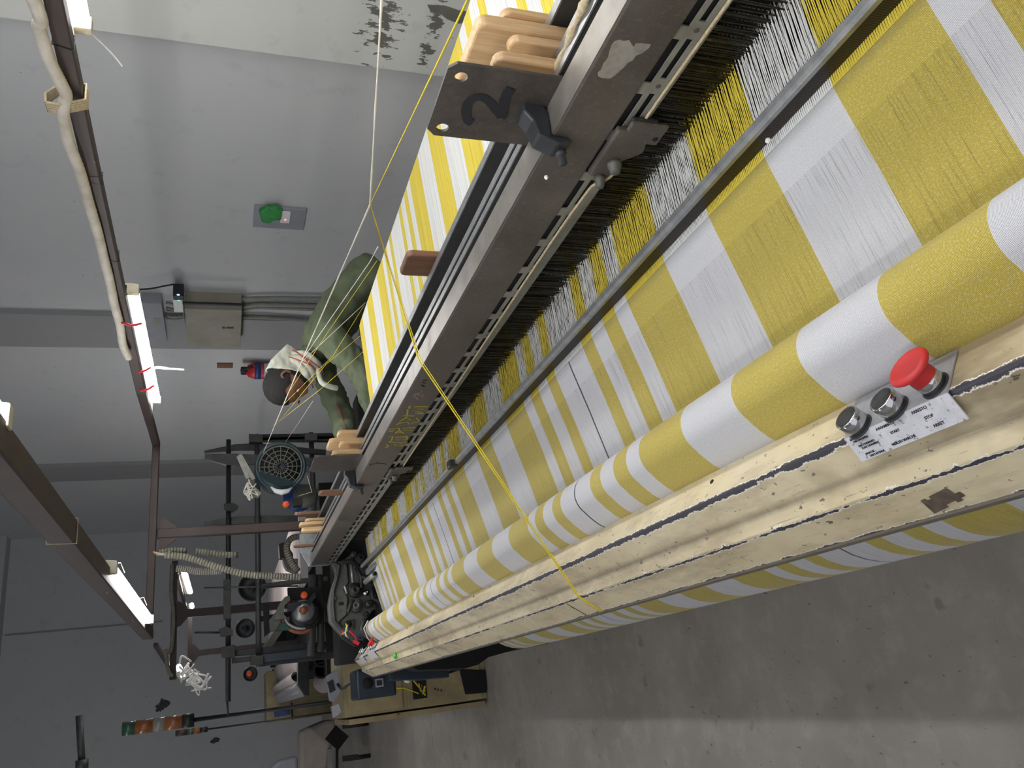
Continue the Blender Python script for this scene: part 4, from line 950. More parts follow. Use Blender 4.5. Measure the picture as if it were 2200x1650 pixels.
# ================================================================== THE WORKER
def skin_mesh(nodes, edges, sub=2):
    me = bpy.data.meshes.new('tmp'); me.from_pydata([n_[0] for n_ in nodes], edges, [])
    o = bpy.data.objects.new('tmp', me); C.objects.link(o)
    md = o.modifiers.new('s', 'SKIN'); md.use_smooth_shade = True; md.branch_smoothing = .6
    for i, n_ in enumerate(nodes):
        sv = me.skin_vertices[0].data[i]; r = n_[1]; sv.radius = r if isinstance(r, tuple) else (r, r); sv.use_root = (i == 0)
    ms = o.modifiers.new('b', 'SUBSURF'); ms.levels = sub; ms.render_levels = sub
    dg = bpy.context.evaluated_depsgraph_get(); dg.update(); out = bpy.data.meshes.new_from_object(o.evaluated_get(dg))
    C.objects.unlink(o); bpy.data.objects.remove(o); return out
def put(me, name, mat, parent):
    for v in me.vertices: v.co -= parent.location
    me.materials.clear(); me.materials.append(mat)
    for p in me.polygons: p.use_smooth = True
    o = bpy.data.objects.new(name, me); C.objects.link(o); o.parent = parent; return o
def crease(me, amp, sc, seed):
    from mathutils import noise
    for v in me.vertices:
        nn = noise.fractal(v.co * sc + Vector((seed, seed * 2, 0)), 1.0, 2.0, 3)
        rd = abs(noise.noise(v.co * sc * 1.7 + Vector((seed * 3, 0, seed)))) 
        v.co += v.normal * (amp * nn - amp * (1 - rd) ** 6 * .8)
man = thing('person', (2.10, 3.62, 0), 'worker in an olive green jacket and white scarf bending over the warp, head down', 'person')
ym = 3.62
hip = Vector((2.02, ym, .90)); chest = Vector((1.70, ym, 1.13)); neckb = Vector((1.545, ym, 1.245)); nk = Vector((1.475, ym, 1.285))
sh = [Vector((1.62, ym - .185, 1.185)), Vector((1.60, ym + .185, 1.175))]
el = [Vector((1.37, ym - .225, 1.02)), Vector((1.335, ym + .16, 1.075))]
wr = [Vector((1.135, ym - .235, .985)), Vector((1.09, ym + .11, 1.06))]
nodes = [(hip, (.14, .10)), (Vector((1.88, ym, 1.02)), (.11, .085)), (chest, (.09, .07)), (neckb, (.055, .055)), (nk, (.052, .052))]
edges = [(0, 1), (1, 2), (2, 3), (3, 4)]
for s_ in (0, 1):
    b0 = len(nodes)
    nodes += [(sh[s_], (.045, .045)), ((sh[s_] + el[s_]) / 2, .045), (el[s_], .040), ((el[s_] + wr[s_]) / 2, .036), (wr[s_], .027)]
    edges += [(2, b0)] + [(b0 + i, b0 + i + 1) for i in range(4)]
for s_, yy in ((0, -.11), (1, .11)):
    b0 = len(nodes)
    nodes += [(Vector((2.04, ym + yy, .80)), .085), (Vector((2.05, ym + yy, .48)), .058), (Vector((2.12, ym + yy, .12)), .042), (Vector((2.11, ym + yy, .06)), .04), (Vector((1.96, ym + yy, .045)), (.038, .032))]
    edges += [(0, b0)] + [(b0 + i, b0 + i + 1) for i in range(4)]
body = put(skin_mesh(nodes, edges), 'body', M['skin'], man)
# jacket
jn = [(Vector((2.04, ym, .84)), (.170, .15)), (Vector((1.98, ym, .94)), (.185, .15)), (Vector((1.84, ym, 1.055)), (.195, .15)), (chest + Vector((.0, 0, .0)), (.20, .14)), (neckb + Vector((.035, 0, -.005)), (.12, .085)), (neckb + Vector((-.005, 0, .005)), (.09, .07))]
je = [(0, 1), (1, 2), (2, 3), (3, 4), (4, 5)]
for s_ in (0, 1):
    b0 = len(jn)
    jn += [(sh[s_], (.088, .088)), ((sh[s_] * .5 + el[s_] * .5), .074), (el[s_] + Vector((.01, 0, -.005)), .068), ((el[s_] + wr[s_]) / 2, .057), (wr[s_] + (el[s_] - wr[s_]) * .12, .044)]
    je += [(3, b0)] + [(b0 + i, b0 + i + 1) for i in range(4)]
jm = skin_mesh(jn, je, 3); crease(jm, .014, 11, 3.3)
jk = put(jm, 'jacket', M['jacket'], man)
for s_ in (0, 1):
    d = (wr[s_] - el[s_]).normalized(); c = wr[s_] - d * .03
    MB().lathe([(.040, 0), (.046, .005), (.046, .035), (.038, .040)], c, d, 20).build('cuff', M['jacket'], man)
MB().tube(smoothpath([el[1] + Vector((.03, -.062, .03)), (el[1] + wr[1]) / 2 + Vector((0, -.057, .0)), wr[1] + Vector((.02, -.045, 0))], 6), .0025, 6).build('red_piping', M['redline'], man)
tn = [(Vector((2.03, ym, .84)), (.10, .11))]; te = []
for yy in (-.11, .11):
    b0 = len(tn); tn += [(Vector((2.045, ym + yy, .76)), .098), (Vector((2.05, ym + yy, .48)), .076), (Vector((2.12, ym + yy, .14)), .066), (Vector((2.125, ym + yy, .09)), .064)]
    te += [(0, b0), (b0, b0 + 1), (b0 + 1, b0 + 2), (b0 + 2, b0 + 3)]
tm = skin_mesh(tn, te, 2); crease(tm, .008, 9, 7.0); put(tm, 'trousers', M['trouser'], man)
for yy in (-.11, .11):
    MB().prism([(2.17, ym + yy - .045, 0), (2.17, ym + yy + .045, 0), (2.0, ym + yy + .048, 0), (1.90, ym + yy + .03, 0), (1.89, ym + yy - .03, 0), (2.0, ym + yy - .048, 0)], (0, 0, .085)).build('shoe', M['blackp'], man, bevel=.02)
# hands: five separate bent fingers rooted in the palm
for s_ in (0, 1):
    d = (wr[s_] - el[s_]).normalized(); side = Vector((0, 1, 0)) * (1 if s_ == 0 else -1); dn = d.cross(side).normalized()
    if dn.z > 0: dn = -dn
    pc = wr[s_] + d * .045
    hn = [(wr[s_] - d * .02, (.024, .020)), (wr[s_] + d * .01, (.027, .017)), (pc, (.038, .014)), (wr[s_] + d * .085, (.036, .012))]
    hm = skin_mesh(hn, [(0, 1), (1, 2), (2, 3)], 2); hand = put(hm, 'hand', M['skin'], man)
    for k in range(5):
        if k < 4:
            off = side * ((k - 1.5) * -.019); L = (.070, .078, .074, .058)[k]; base = wr[s_] + d * .072 + off
            p1 = base + d * (L * .42) + dn * .006; p2 = p1 + (d * .6 + dn * .8).normalized() * L * .32; p3 = p2 + (d * .15 + dn).normalized() * L * .26
        else:
            base = wr[s_] + d * .03 + side * .030; p1 = base + (d * .6 + side * .8).normalized() * .030; p2 = p1 + (d * .9 + side * .2 + dn * .5).normalized() * .028; p3 = p2 + (d + dn * .6).normalized() * .020
        put(skin_mesh([(base, .0095), (p1, .0088), (p2, .008), (p3, .0065)], [(0, 1), (1, 2), (2, 3)], 2), 'finger', M['skin'], man)
# head: local frame with f = face direction, t = crown direction
hc = at(607, 836, 3.60)
tdir = Vector((-.66, 0, .60)).normalized(); fdir = Vector((-.62, -.16, -.68)); fdir = (fdir - tdir * fdir.dot(tdir)).normalized(); sdir = tdir.cross(fdir)
hc = hc + Vector((.03, 0, -.022))
def gauss(p, c, s_): return math.exp(-((p - Vector(c)).length / s_) ** 2)
def head_pt(n_, infl=0.0):
    x, y, z = n_          # x face, y side, z crown (unit sphere)
    X = x * .098; Y_ = y * .076; Z = z * .112
    if z < -.1: k = (-.1 - z); Y_ *= 1 - .38 * k; X *= 1 - .12 * k + (.10 * k if x > 0 else -.25 * k)
    if x > 0.2: X -= .010 * (x - .2)
    q = Vector((X, Y_, Z))
    dirf = Vector((1, 0, 0))
    if infl == 0:
        q += dirf * (.024 * gauss(q, (.098, 0, -.022), .016) + .013 * gauss(q, (.098, 0, .004), .014))
        for s_ in (-1, 1): q -= dirf * .010 * gauss(q, (.088, s_ * .031, .012), .016)
        for s_ in (-1, 1): q += dirf * .005 * gauss(q, (.090, s_ * .030, .033), .018)
        q += dirf * .008 * gauss(q, (.090, 0, -.058), .016); q -= dirf * .006 * gauss(q, (.09, 0, -.060), .004)
        q += dirf * .012 * gauss(q, (.070, 0, -.095), .026)
    else: q = q * (1 + infl)
    return q
def hw(q): return hc + fdir * q.x + sdir * q.y + tdir * q.z
def head_shell(name, mat, infl, cond, par, amp=0.0, thick=0.0):
    bm = bmesh.new(); bmesh.ops.create_icosphere(bm, subdivisions=6, radius=1)
    from mathutils import noise
    dele = []
    for v in bm.verts:
        n_ = v.co.normalized(); q = head_pt(n_, infl)
        if cond and not cond(n_): dele.append(v)
        w_ = hw(q)
        if amp: w_ += (w_ - hc).normalized() * amp * noise.noise(n_ * 9)
        v.co = w_ - par.location
    if dele: bmesh.ops.delete(bm, geom=dele, context='VERTS')
    me = bpy.data.meshes.new(name); bm.to_mesh(me); bm.free(); me.materials.append(mat)
    for p in me.polygons: p.use_smooth = True
    o = bpy.data.objects.new(name, me); C.objects.link(o); o.parent = par
    if thick: md = o.modifiers.new('t', 'SOLIDIFY'); md.thickness = thick; md.offset = -1
    return o
head = head_shell('head', M['skin'], 0, None, man)
for s_ in (-1, 1):
    e_ = MB().lathe([(0, -.009), (.007, -.006), (.0098, 0), (.007, .006), (0, .009)], hw(Vector((.0715, s_ * .031, .010))), fdir, 16).build('eye', M['eyew'], man)
    MB().lathe([(0, .0), (.005, .0), (.0045, .0015), (0, .002)], hw(Vector((.0795, s_ * .031, .009))), fdir, 12).build('iris', M['mark'], e_)
    MB().tube([hw(Vector((.088, s_ * .045, .030))), hw(Vector((.096, s_ * .03, .036))), hw(Vector((.097, s_ * .014, .031)))], [.002, .004, .003], 6).build('eyebrow', M['hair'], man)
    MB().tube(smoothpath([hw(Vector((.0, s_ * .074, .018))), hw(Vector((-.014, s_ * .084, .012))), hw(Vector((-.012, s_ * .086, -.012))), hw(Vector((.004, s_ * .074, -.026)))], 5), .006, 8).build('ear', M['skin'], man)
MB().tube([hw(Vector((.096, -.022, -.060))), hw(Vector((.104, 0, -.057))), hw(Vector((.096, .022, -.060)))], [.002, .005, .002], 8).build('lips', simple('lips', '#6a3f34', '#5a342b', 20, .5), man)
head_shell('hair', M['hair'], .055, lambda n_: (n_.z > .30 + .42 * max(n_.x, 0) * (1 if n_.x > .25 else 0)) or (n_.x < .42 and n_.z > -.35 + .75 * (n_.x + .2)), man, .0012, .01)
head_shell('beard', M['hair'], .035, lambda n_: n_.z < -.30 + .25 * max(0, .6 - n_.x) and n_.x > -.25 and not (n_.x > .80 and n_.z > -.60 and abs(n_.y) < .28), man, .0012, .006)
# scarf: hood over the back of the head ending in a peak, and a wrapped roll at the neck
def scarf_shell():
    bm = bmesh.new(); bmesh.ops.create_icosphere(bm, subdivisions=6, radius=1); dele = []
    from mathutils import noise
    for v in bm.verts:
        n_ = v.co.normalized(); q = head_pt(n_, .14)
        wd_ = (fdir * n_.x + sdir * n_.y + tdir * n_.z)
        if wd_.x < .34 + .22 * wd_.z: dele.append(v)
        back = max(0, -n_.x)
        pk = max(0, 1 - ((wd_ - Vector((.98, 0, .12)).normalized()).length / 1.0)); q += Vector((fdir.x, sdir.x, tdir.x)) * (.095 * pk ** 1.2)
        low_ = max(0, -wd_.z - .2); q += Vector((-fdir.z, -sdir.z, -tdir.z)) * (.05 * low_)
        v.co = hw(q) + (hw(q) - hc).normalized() * .004 * noise.noise(n_ * 6) - man.location
    bmesh.ops.delete(bm, geom=dele, context='VERTS')
    me = bpy.data.meshes.new('scarf'); bm.to_mesh(me); bm.free(); me.materials.append(M['scarf'])
    for p in me.polygons: p.use_smooth = True
    o = bpy.data.objects.new('scarf', me); C.objects.link(o); o.parent = man
    md = o.modifiers.new('t', 'SOLIDIFY'); md.thickness = .006; return o
scf = scarf_shell()
na = (nk + neckb) / 2; nd = (hc - neckb).normalized(); e1 = nd.cross(Vector((0, 1, 0))).normalized(); e2 = Vector((0, 1, 0))
for k, (rad, of, mt) in enumerate(((.074, .00, 'scarf'), (.080, -.022, 'scarf'), (.076, .018, 'scarf'), (.072, .036, 'scarf'), (.092, -.010, 'redline'), (.095, -.018, 'redline'), (.091, .012, 'redline'))):
    th = .017 if mt == 'scarf' else .0022
    MB().tube([na + nd * (of + .012 * math.sin(a * 2 + k)) + (e1 * math.cos(a) * rad + e2 * math.sin(a) * rad * 1.05) for a in [2 * PI * i / 28 for i in range(29)]], [th * (1 + .18 * math.sin(i * 1.3 + k)) for i in range(29)] if mt == 'scarf' else th, 8, False).build('scarf_fold', M[mt], man)
MB().tube(smoothpath([na + e2 * -.06 + nd * .0 + Vector((-.03, 0, -.06)), at(690, 820, 3.50), at(708, 830, 3.50), at(724, 834, 3.52)], 5), [.012] * 8 + [.013] * 8, 8).build('scarf_end', M['scarf'], man)

# ================================================================== THINGS ON THE RIGHT WALL
def onwall(x0, y0, x1, y1, d, name, mat, label=None, cat=None, parent=None, bevel=.004, off=0.0):
    a = ax(x0, y0, WX - off); b = ax(x1, y1, WX - off)
    mb = MB().box(WX - off - d, WX - off, min(a.y, b.y), max(a.y, b.y), min(a.z, b.z), max(a.z, b.z))
    o = mb.build(name, M[mat], parent, bevel=bevel)
    if label: tag(o, label, cat)
    return o
sw = thing('switch_plate', ax(600, 465, WX), 'grey electrical switch plate on the right wall with green tape and a red light', 'switch')
onwall(546, 438, 652, 490, .02, 'plate', 'greyplate', parent=sw)
onwall(604, 452, 622, 478, .010, 'switch_block', 'white', parent=sw, off=.02)
MB().lathe([(0, 0), (.008, 0), (.006, .004), (0, .004)], ax(613, 472, WX - .03), (-1, 0, 0), 12).build('red_lamp', M['ledr'], sw)
gt = [ax(*q, WX - .022) for q in ((556, 448), (562, 470), (580, 474), (588, 466), (604, 466), (606, 444), (594, 437), (582, 440), (572, 438))]
MB().prism(gt, (-.035, 0, 0)).build('green_tape', M['green'], sw, bevel=.012)
bxs = thing('electrical_box', ax(460, 640, WX), 'beige electrical box with a black edge strip on the right wall', 'electrical box')
onwall(397, 626, 516, 712, .16, 'case', 'panelw', parent=bxs)
onwall(392, 647, 519, 654, .02, 'edge_strip', 'black', parent=bxs, off=.16, bevel=.002); onwall(392, 652, 398, 694, .02, 'side_strip', 'rail', parent=bxs, off=.14, bevel=.002)
onwall(453, 700, 462, 708, .002, 'sticker', 'greyplate', parent=bxs, off=.16, bevel=0); 
for (a, b) in ((477, 484), (486, 502)): onwall(a, 702, b, 706, .001, 'marking', 'black', parent=bxs, off=.16, bevel=0)
b2 = thing('electrical_box', ax(330, 670, WX), 'grey electrical box beside the lit batten, left of the beige box', 'electrical box')
onwall(303, 628, 360, 712, .10, 'case', 'greyplate', parent=b2); onwall(329, 683, 346, 694, .003, 'sticker', 'panelw', parent=b2, off=.10, bevel=0)
b3 = thing('control_unit', ax(383, 630, WX), 'small white unit with a blue lamp and black top above the beige box', 'control unit')
onwall(371, 616, 395, 648, .10, 'case', 'white', parent=b3, off=.06); onwall(372, 609, 396, 619, .11, 'cap', 'black', parent=b3, off=.06)
for (x, y, mt) in ((383, 633, 'ledb'), (381, 640, 'ledg'), (384, 644, 'ledg')): MB().lathe([(0, 0), (.012, 0), (.010, .005), (0, .005)], ax(x, y, WX - .16), (-1, 0, 0), 10).build('indicator', M[mt], b3)
tag(MB().tube(smoothpath([ax(x, y, WX - .07) for x, y in ((297, 622), (325, 620), (350, 615), (372, 611))], 6), .007, 6).build('power_cable', M['black']), 'black cable from the small white unit toward the light rail', 'cable')
for i, (pp, lb) in enumerate(((((515, 645), (540, 642), (600, 641), (690, 642), (770, 640)), 'upper grey conduit leaving the beige box down the wall'), (((515, 662), (545, 655), (600, 655), (690, 657), (770, 656)), 'second grey conduit leaving the beige box down the wall'), (((515, 670), (545, 661), (600, 661), (690, 664), (770, 664)), 'third grey conduit tight below the second'), (((515, 682), (560, 682), (620, 686), (690, 690), (770, 692)), 'lowest conduit leaving the beige box down the wall'))):
    tag(MB().tube(smoothpath([ax(x, y, WX - .04) for x, y in pp], 4), .020 if i < 3 else .016, 10).build('conduit_pipe', M['pipe']), lb, 'pipe', 'conduits on the right wall')
for i, (y0, y1) in enumerate(((650, 655), (661, 664), (668, 662), (678, 678), (684, 682))):
    tag(MB().tube(smoothpath([ax(x, y, WX - .05) for x, y in ((358, y0), (378, (y0 + y1) / 2 + 3), (398, y1))], 4), .012, 8).build('conduit_pipe', M['pipe']), 'short curved conduit between the grey box and the beige box', 'pipe', 'short conduits between the wall boxes')
ex = thing('fire_extinguisher', ax(540, 797, WX - .1), 'red fire extinguisher hanging on the right wall behind the worker\'s head', 'fire extinguisher')
a = ax(524, 797, WX - .10); b = ax(610, 797, WX - .10)
MB().lathe([(.0, 0), (.078, .01), (.082, .03), (.082, .42), (.06, .48), (.03, .50), (0, .50)], (a.x, a.y, a.z - .52), (0, 0, 1), 24).build('cylinder', M['red'], ex)
MB().lathe([(.083, .36), (.083, .42)], (a.x, a.y, a.z - .52), (0, 0, 1), 24).build('band', M['bluer'], ex); MB().lathe([(.0835, .20), (.0835, .33)], (a.x, a.y, a.z - .52), (0, 0, 1), 24).build('paper_label', M['label'], ex)
MB().box(a.x - .03, a.x + .03, a.y - .05, a.y + .04, a.z - .03, a.z + .03).build('valve', M['black'], ex, bevel=.01)
MB().tube(smoothpath([(a.x, a.y, a.z + .01), (a.x - .02, a.y - .07, a.z + .02), (a.x, a.y - .11, a.z - .08)], 5), .012, 8).build('nozzle_hose', M['black'], ex)
onwall(466, 779, 500, 789, .01, 'wall_notice', 'woodd', 'small orange brown notice above the fire extinguisher', 'notice', bevel=0)
# peeled plaster patch and stains
mb = MB(); pp = [(918, 10), (955, 12), (985, 22), (1003, 24), (1003, 48), (985, 50), (960, 40), (945, 28), (925, 24)]
tag(mb.prism([ax(*q, WX - .1015) for q in pp], (-.003, 0, 0)).build('bare_plaster_patch', simple('bare_cement', '#6a6a60', '#57574f', 10, .95, bump=.4)), 'dark patch of bare cement on the wall behind the warp sheet', 'plaster patch')
for (x, y, r, lb) in ((348, 1516, 16, 'dark ragged stain on the far wall above the green stack light'), (462, 1590, 10, 'dark stain on the far wall below the stack lights')):
    mb = MB(); rq = random.Random(x)
    cen = at(x, y, YF - .003); K = (cen - CAM).dot(FW) / FPX
    mb.prism([cen + Vector((math.cos(a), 0, math.sin(a))) * K * r * (.72 + .22 * math.sin(2.3 * a + x) + rq.uniform(-.16, .16)) for a in [2 * PI * i / 30 for i in range(30)]], (0, -.004, 0))
    tag(mb.build('wall_stain', simple('soot_stain', '#4c4d4c', '#3f403f', 20, .95)), lb, 'stain')

# ================================================================== SECOND LOOM, BEHIND
l2 = thing('weaving_loom', (.6, 9.0, 0), 'second loom behind, weaving white cloth with orange and blue stripes', 'loom')
A0, A1 = 6.3, 12.4
MB().prism([(x, 7.9, z) for x, z in prof], (0, 4.5, 0)).build('front_cover', M['silver'], l2)
MB().box(.665, .711, 6.8, A1, D(.487), D(.409)).build('heald_bar', M['bar'], l2)
MB().box(.60, 1.55, A1, A1 + .2, 0, 1.0).box(.2, .6, A1 - .1, A1 + .1, 0, .9).box(.35, 1.3, 7.8, 12.3, .3, .80).build('frame', M['void'], l2)
MB().box(.55, 1.5, 5.75, 6.2, 0, .98).box(.20, .60, 6.0, 6.4, 0, .95).build('end_frame', M['void'], l2)
tag(MB().sheet(path_back, 8.0, 11.9, 2).build('woven_cloth', M['clothf'], solid=.001, recalc=False), 'white cloth with orange and blue stripes on the second loom', 'cloth')
tag(MB().sheet(over, 8.0, 11.9, 2).build('roller_cloth', M['clothf'], solid=.001, recalc=False), 'orange and blue striped cloth over the second loom\'s roller', 'cloth')
tag(MB().box(.90, 1.50, 6.35, 11.3, D(.60), D(.545)).build('warp_sheet', M['warpf']), 'white warp sheet with orange and blue stripes on the second loom', 'warp yarn')
tag(MB().sheet([(.25 + .12 * math.cos(math.radians(a)), .58 + .12 * math.sin(math.radians(a))) for a in range(0, 361, 15)], 8.0, 9.6, 1).build('cloth_roll', M['clothf'], recalc=False), 'small roll of orange and blue striped cloth under the second loom', 'cloth roll')
flat2 = lambda poly, nm, Y, th, mt, par=None: MB().prism([at(*q, Y) for q in poly], (0, th, 0)).build(nm, M[mt], par, bevel=.003)
flat2([(599, 1168), (613, 1164), (630, 1190), (630, 1200), (601, 1198)], 'maroon_guard', 5.9, .1, 'brown', l2)
flat2([(607, 1200), (640, 1200), (640, 1232), (616, 1222), (610, 1212)], 'beige_guard', 5.8, .1, 'feedd', l2)
flat2([(560, 1255), (640, 1243), (705, 1238), (705, 1246), (640, 1253), (565, 1264)], 'bar_arm', 5.5, .05, 'raild', l2)
flat2([(640, 1410), (664, 1410), (664, 1494), (655, 1494), (640, 1470)], 'black_column', 6.6, .1, 'black', l2)
flat2([(724, 1428), (732, 1415), (740, 1412), (740, 1438), (728, 1440)], 'grey_flap', 5.6, .04, 'greyplate', l2)
for (x, y) in ((690, 1416), (690, 1440)):
    c = at(x, y, 6.2); MB().lathe([(.055, 0), (.06, .02), (.045, .03), (.045, .0)], c, (0, -1, 0), 24).build('round_port', M['void'], l2)
# control cabinet
cb = thing('control_cabinet', (.1, 5.38, 0), 'aged cream control cabinet with a dark opening, standing on the floor', 'cabinet')
MB().box(-.085, .30, 5.38, 6.0, 0, .925).build('body', M['cream2'], cb, bevel=.006)
MB().box(-.075, .28, 5.366, 5.38, .56, .905).build('door', M['cream2'], cb, bevel=.004); MB().box(-.075, .28, 5.366, 5.38, .04, .53).build('door', M['cream2'], cb, bevel=.004)
a = at(885, 1459, 5.36); b = at(918, 1499, 5.36)
fr3 = MB().box(min(a.x, b.x), max(a.x, b.x), 5.357, 5.366, min(a.z, b.z), max(a.z, b.z)).build('access_hatch', M['void'], cb)
for k in range(5):
    MB().tube(smoothpath([at(888 + k * 6, 1462 + k * 3, 5.352), at(900 + k * 2, 1476 + k * 4, 5.345), at(914, 1494 - k * 5, 5.352)], 4), .004, 5).build('wiring', M['feedd'] if k % 2 else M['yarn'], fr3)
flat2([(987, 1437), (1048, 1440), (1046, 1488), (1000, 1492)], 'dark_opening', 5.36, .02, 'void', cb)
MB().tube([at(*q, 5.355) for q in ((838, 1480), (868, 1478), (900, 1490))], .004, 6).build('yellow_cable', M['yarn'], cb)
MB().box(-.13, -.098, 5.38, 6.1, 0.02, .90).build('side_panel', M['cream2'], cb, bevel=.003)
for (x, y) in ((935, 1480), (941, 1482), (948, 1483)):
    c = at(x, y, 5.363); MB().box(c.x - .006, c.x + .006, 5.362, 5.366, c.z - .004, c.z + .004).build('number_mark', M['mark'], cb)
hb = thing('terminal_block', (0, 5.3, .9), 'light grey slotted terminal block on the cabinet top corner', 'terminal block')
flat2([(701, 1453), (724, 1438), (728, 1462), (735, 1482), (716, 1508), (708, 1505)], 'case', 5.36, .05, 'greyplate', hb)
for k in range(3): MB().beam(at(704 + k * 2, 1470 + k * 8, 5.355), at(716 + k * 2, 1463 + k * 8, 5.355), .01, .02).build('slot', M['black'], hb)
flat2([(712, 1518), (728, 1510), (735, 1530), (716, 1543)], 'bracket', 5.30, .05, 'silver', hb)
strand('black_cable', [at(726, 1470, 5.3), at(735, 1480, 5.2), at(750, 1470, 5.0), at(770, 1462, 4.75)], .010, 'black', 'black cable between the grey terminal block and the navy box', 'cable', sm=True)
strand('black_cable', [at(960, 1446, 4.4), at(985, 1438, 4.8), at(1020, 1425, 5.1)], .008, 'black', 'black cable trailing from the navy motor guard', 'cable')
c2b = thing('control_cabinet', (.1, 11.5, 0), 'distant cream cabinet with a blue panel at the end of the second loom', 'cabinet')
cbm = at(585, 1552, 11.5); 
MB().box(cbm.x, cbm.x + .62, 11.5, 12.2, 0, at(573, 1540, 11.5).z).build('body', M['cream2'], c2b, bevel=.01)
flat2([(588, 1523), (622, 1518), (624, 1535), (590, 1541)], 'blue_panel', 11.48, .03, 'bluer', c2b); flat2([(625, 1510), (628, 1510), (630, 1545), (627, 1546)], 'door_gap', 11.48, .03, 'void', c2b)
# light frames of the looms behind
def light_frame2(Y, x0, ya, yb, post, label):
    e = thing('light_frame', (.8, Y, 1.2), label, 'frame')
    A = at(x0, ya, Y); B = at(x0, yb, Y); z = (A.z + B.z) / 2; A.z = B.z = z
    MB().beam(A, B, .045, .045).build('cross_rail', M['brownd'], e)
    T = at(*post[0], Y); T2 = at(*post[1], Y); T2.x = T.x; 
    MB().beam(Vector((T.x, Y, z)), Vector((T.x, Y, T2.z)), .06, .05, up=(0, 1, 0)).build('post', M['brownd'], e)
    MB().prism([(T.x - .10, Y - .03, z - .02), (T.x + .10, Y - .03, z - .02), (T.x + .09, Y - .03, z - .05), (T.x + .03, Y - .03, z - .10), (T.x - .03, Y - .03, z - .10), (T.x - .09, Y - .03, z - .05)], (0, .012, 0)).build('gusset', M['brownd'], e)
    return e
light_frame2(6.95, 374, 1206, 1460, ((385, 1320), (760, 1300)), 'dark brown light frame of the second loom with a taped end')
light_frame2(10.0, 408, 1322, 1462, ((405, 1405), (640, 1390)), 'faint brown light frame farthest back')
strand('cable_conduit', [at(370, 1212, 6.9), at(368, 1270, 6.9), at(373, 1320, 6.9), at(370, 1380, 6.9), at(366, 1400, 6.9), at(360, 1398, 6.9), at(356, 1400, 6.9), at(362, 1440, 6.9), at(372, 1452, 6.9)], .016, 'hose', 'grey conduit lashed to the second loom\'s light rail', 'conduit', sm=True)
def small_tube(a, b, Ya, Yb, lb):
    A = at(*a, Ya); B = at(*b, Yb); t_ = thing('tube_light', A, lb, 'lamp', 'fluorescent battens on the light rails')
    MB().cyl(A, B, .020, 12).build('tube', M['tube'], t_)
    U_ = Vector((0, 0, .035)); MB().beam(A + U_, B + U_, .035, .025).build('housing', M['fix'], t_); dd = (B - A).normalized(); A2 = A + dd * ((6.95 - A.y) / dd.y) if abs(dd.y) > .05 else A; MB().beam(A2 + U_ * 1.9, B + U_ * 1.9, .03, .03).build('support_rail', M['brownd'], t_)
small_tube((396, 1228), (409, 1272), 7.2, 8.4, 'distant lit batten between the hose and the second loom frame')
small_tube((412, 1299), (413, 1304), 9.6, 9.9, 'tiny far lamp showing as a bright dot')
MB_ = MB(); rq = random.Random(21)
for k in range(26):
    x = rq.uniform(385, 425); y = 1430 + (x - 380) * 1.0 + rq.uniform(-12, 12)
    a_ = at(x, y, 7.4 + rq.uniform(-.1, .1)); MB_.tube(smoothpath([a_, a_ + Vector((rq.uniform(-.06, .06), rq.uniform(-.05, .05), rq.uniform(-.06, .03))), a_ + Vector((rq.uniform(-.09, .09), rq.uniform(-.05, .05), rq.uniform(-.12, .02)))], 5), rq.uniform(.004, .011), 6)
MB_.tube(smoothpath([at(415, 1462, 7.4), at(432, 1462, 7.4), at(444, 1472, 7.4), at(440, 1482, 7.4), at(428, 1474, 7.4)], 6), .007, 6)
MB_.tube(smoothpath([at(372, 1450, 6.95), at(378, 1446, 7.1), at(388, 1442, 7.35)], 5), .006, 6)
tag(MB_.build('yarn_bunch', M['fluff'], recalc=False), 'bright white bunch of knotted yarn hanging from the second loom\'s rail end', 'yarn bunch', kind='stuff')
small_tube((384, 1432), (396, 1452), 7.6, 7.9, 'short lit batten hidden in the hanging bunch of white yarn')
# stack lights
def stack(Y, segs, r, base, label):
    e = thing('stack_light', base, label, 'signal light', 'signal towers behind the looms')
    for (xa, ya, xb, yb, mt, rr2, nm) in segs:
        A = at(xa, ya, Y); B = at(xb, yb, Y); A.x = B.x = base[0] if rr2 else A.x
        MB().cyl(A, B, r * rr2, 18).build(nm, M[mt], e)
    return e
zt = at(600, 1536, 6.2); bx_ = at(300, 1562, 6.2).x
stack(6.2, [(263, 1567, 291, 1563, 'glens', 1, 'green_lens'), (291, 1563, 329, 1559, 'amber', 1, 'amber_lens'), (329, 1559, 354, 1556, 'clens', 1, 'clear_lens'), (354, 1556, 392, 1552, 'amber', 1, 'amber_lens'), (392, 1552, 417, 1550, 'black', 1.05, 'base'), (417, 1550, 1000, 1525, 'black', .34, 'pole')], 11.5 * 6.3 / FPX, (bx_, 6.2, 0), 'green and orange stack light on a black pole, nearer and larger one')
bx2 = at(400, 1573, 9.0).x
stack(9.0, [(377, 1576, 403, 1572, 'brown', 1, 'red_lens'), (403, 1572, 416, 1570, 'glens', 1, 'green_lens'), (416, 1570, 430, 1568, 'amber', 1, 'amber_lens'), (430, 1568, 446, 1565, 'black', .9, 'base'), (446, 1565, 860, 1543, 'black', .3, 'pole')], 5.2 * 9.2 / FPX, (bx2, 9.0, 0), 'small distant stack light on a thin black pole')
tag(MB().cyl(at(170, 1537, 8), at(176, 1640, 8), .028, 12).cyl(at(176, 1632, 8), at(176, 1652, 8), .05, 10).build('hanging_rod', M['raild']), 'grey rod jutting in from the lower left of the far wall', 'rod')

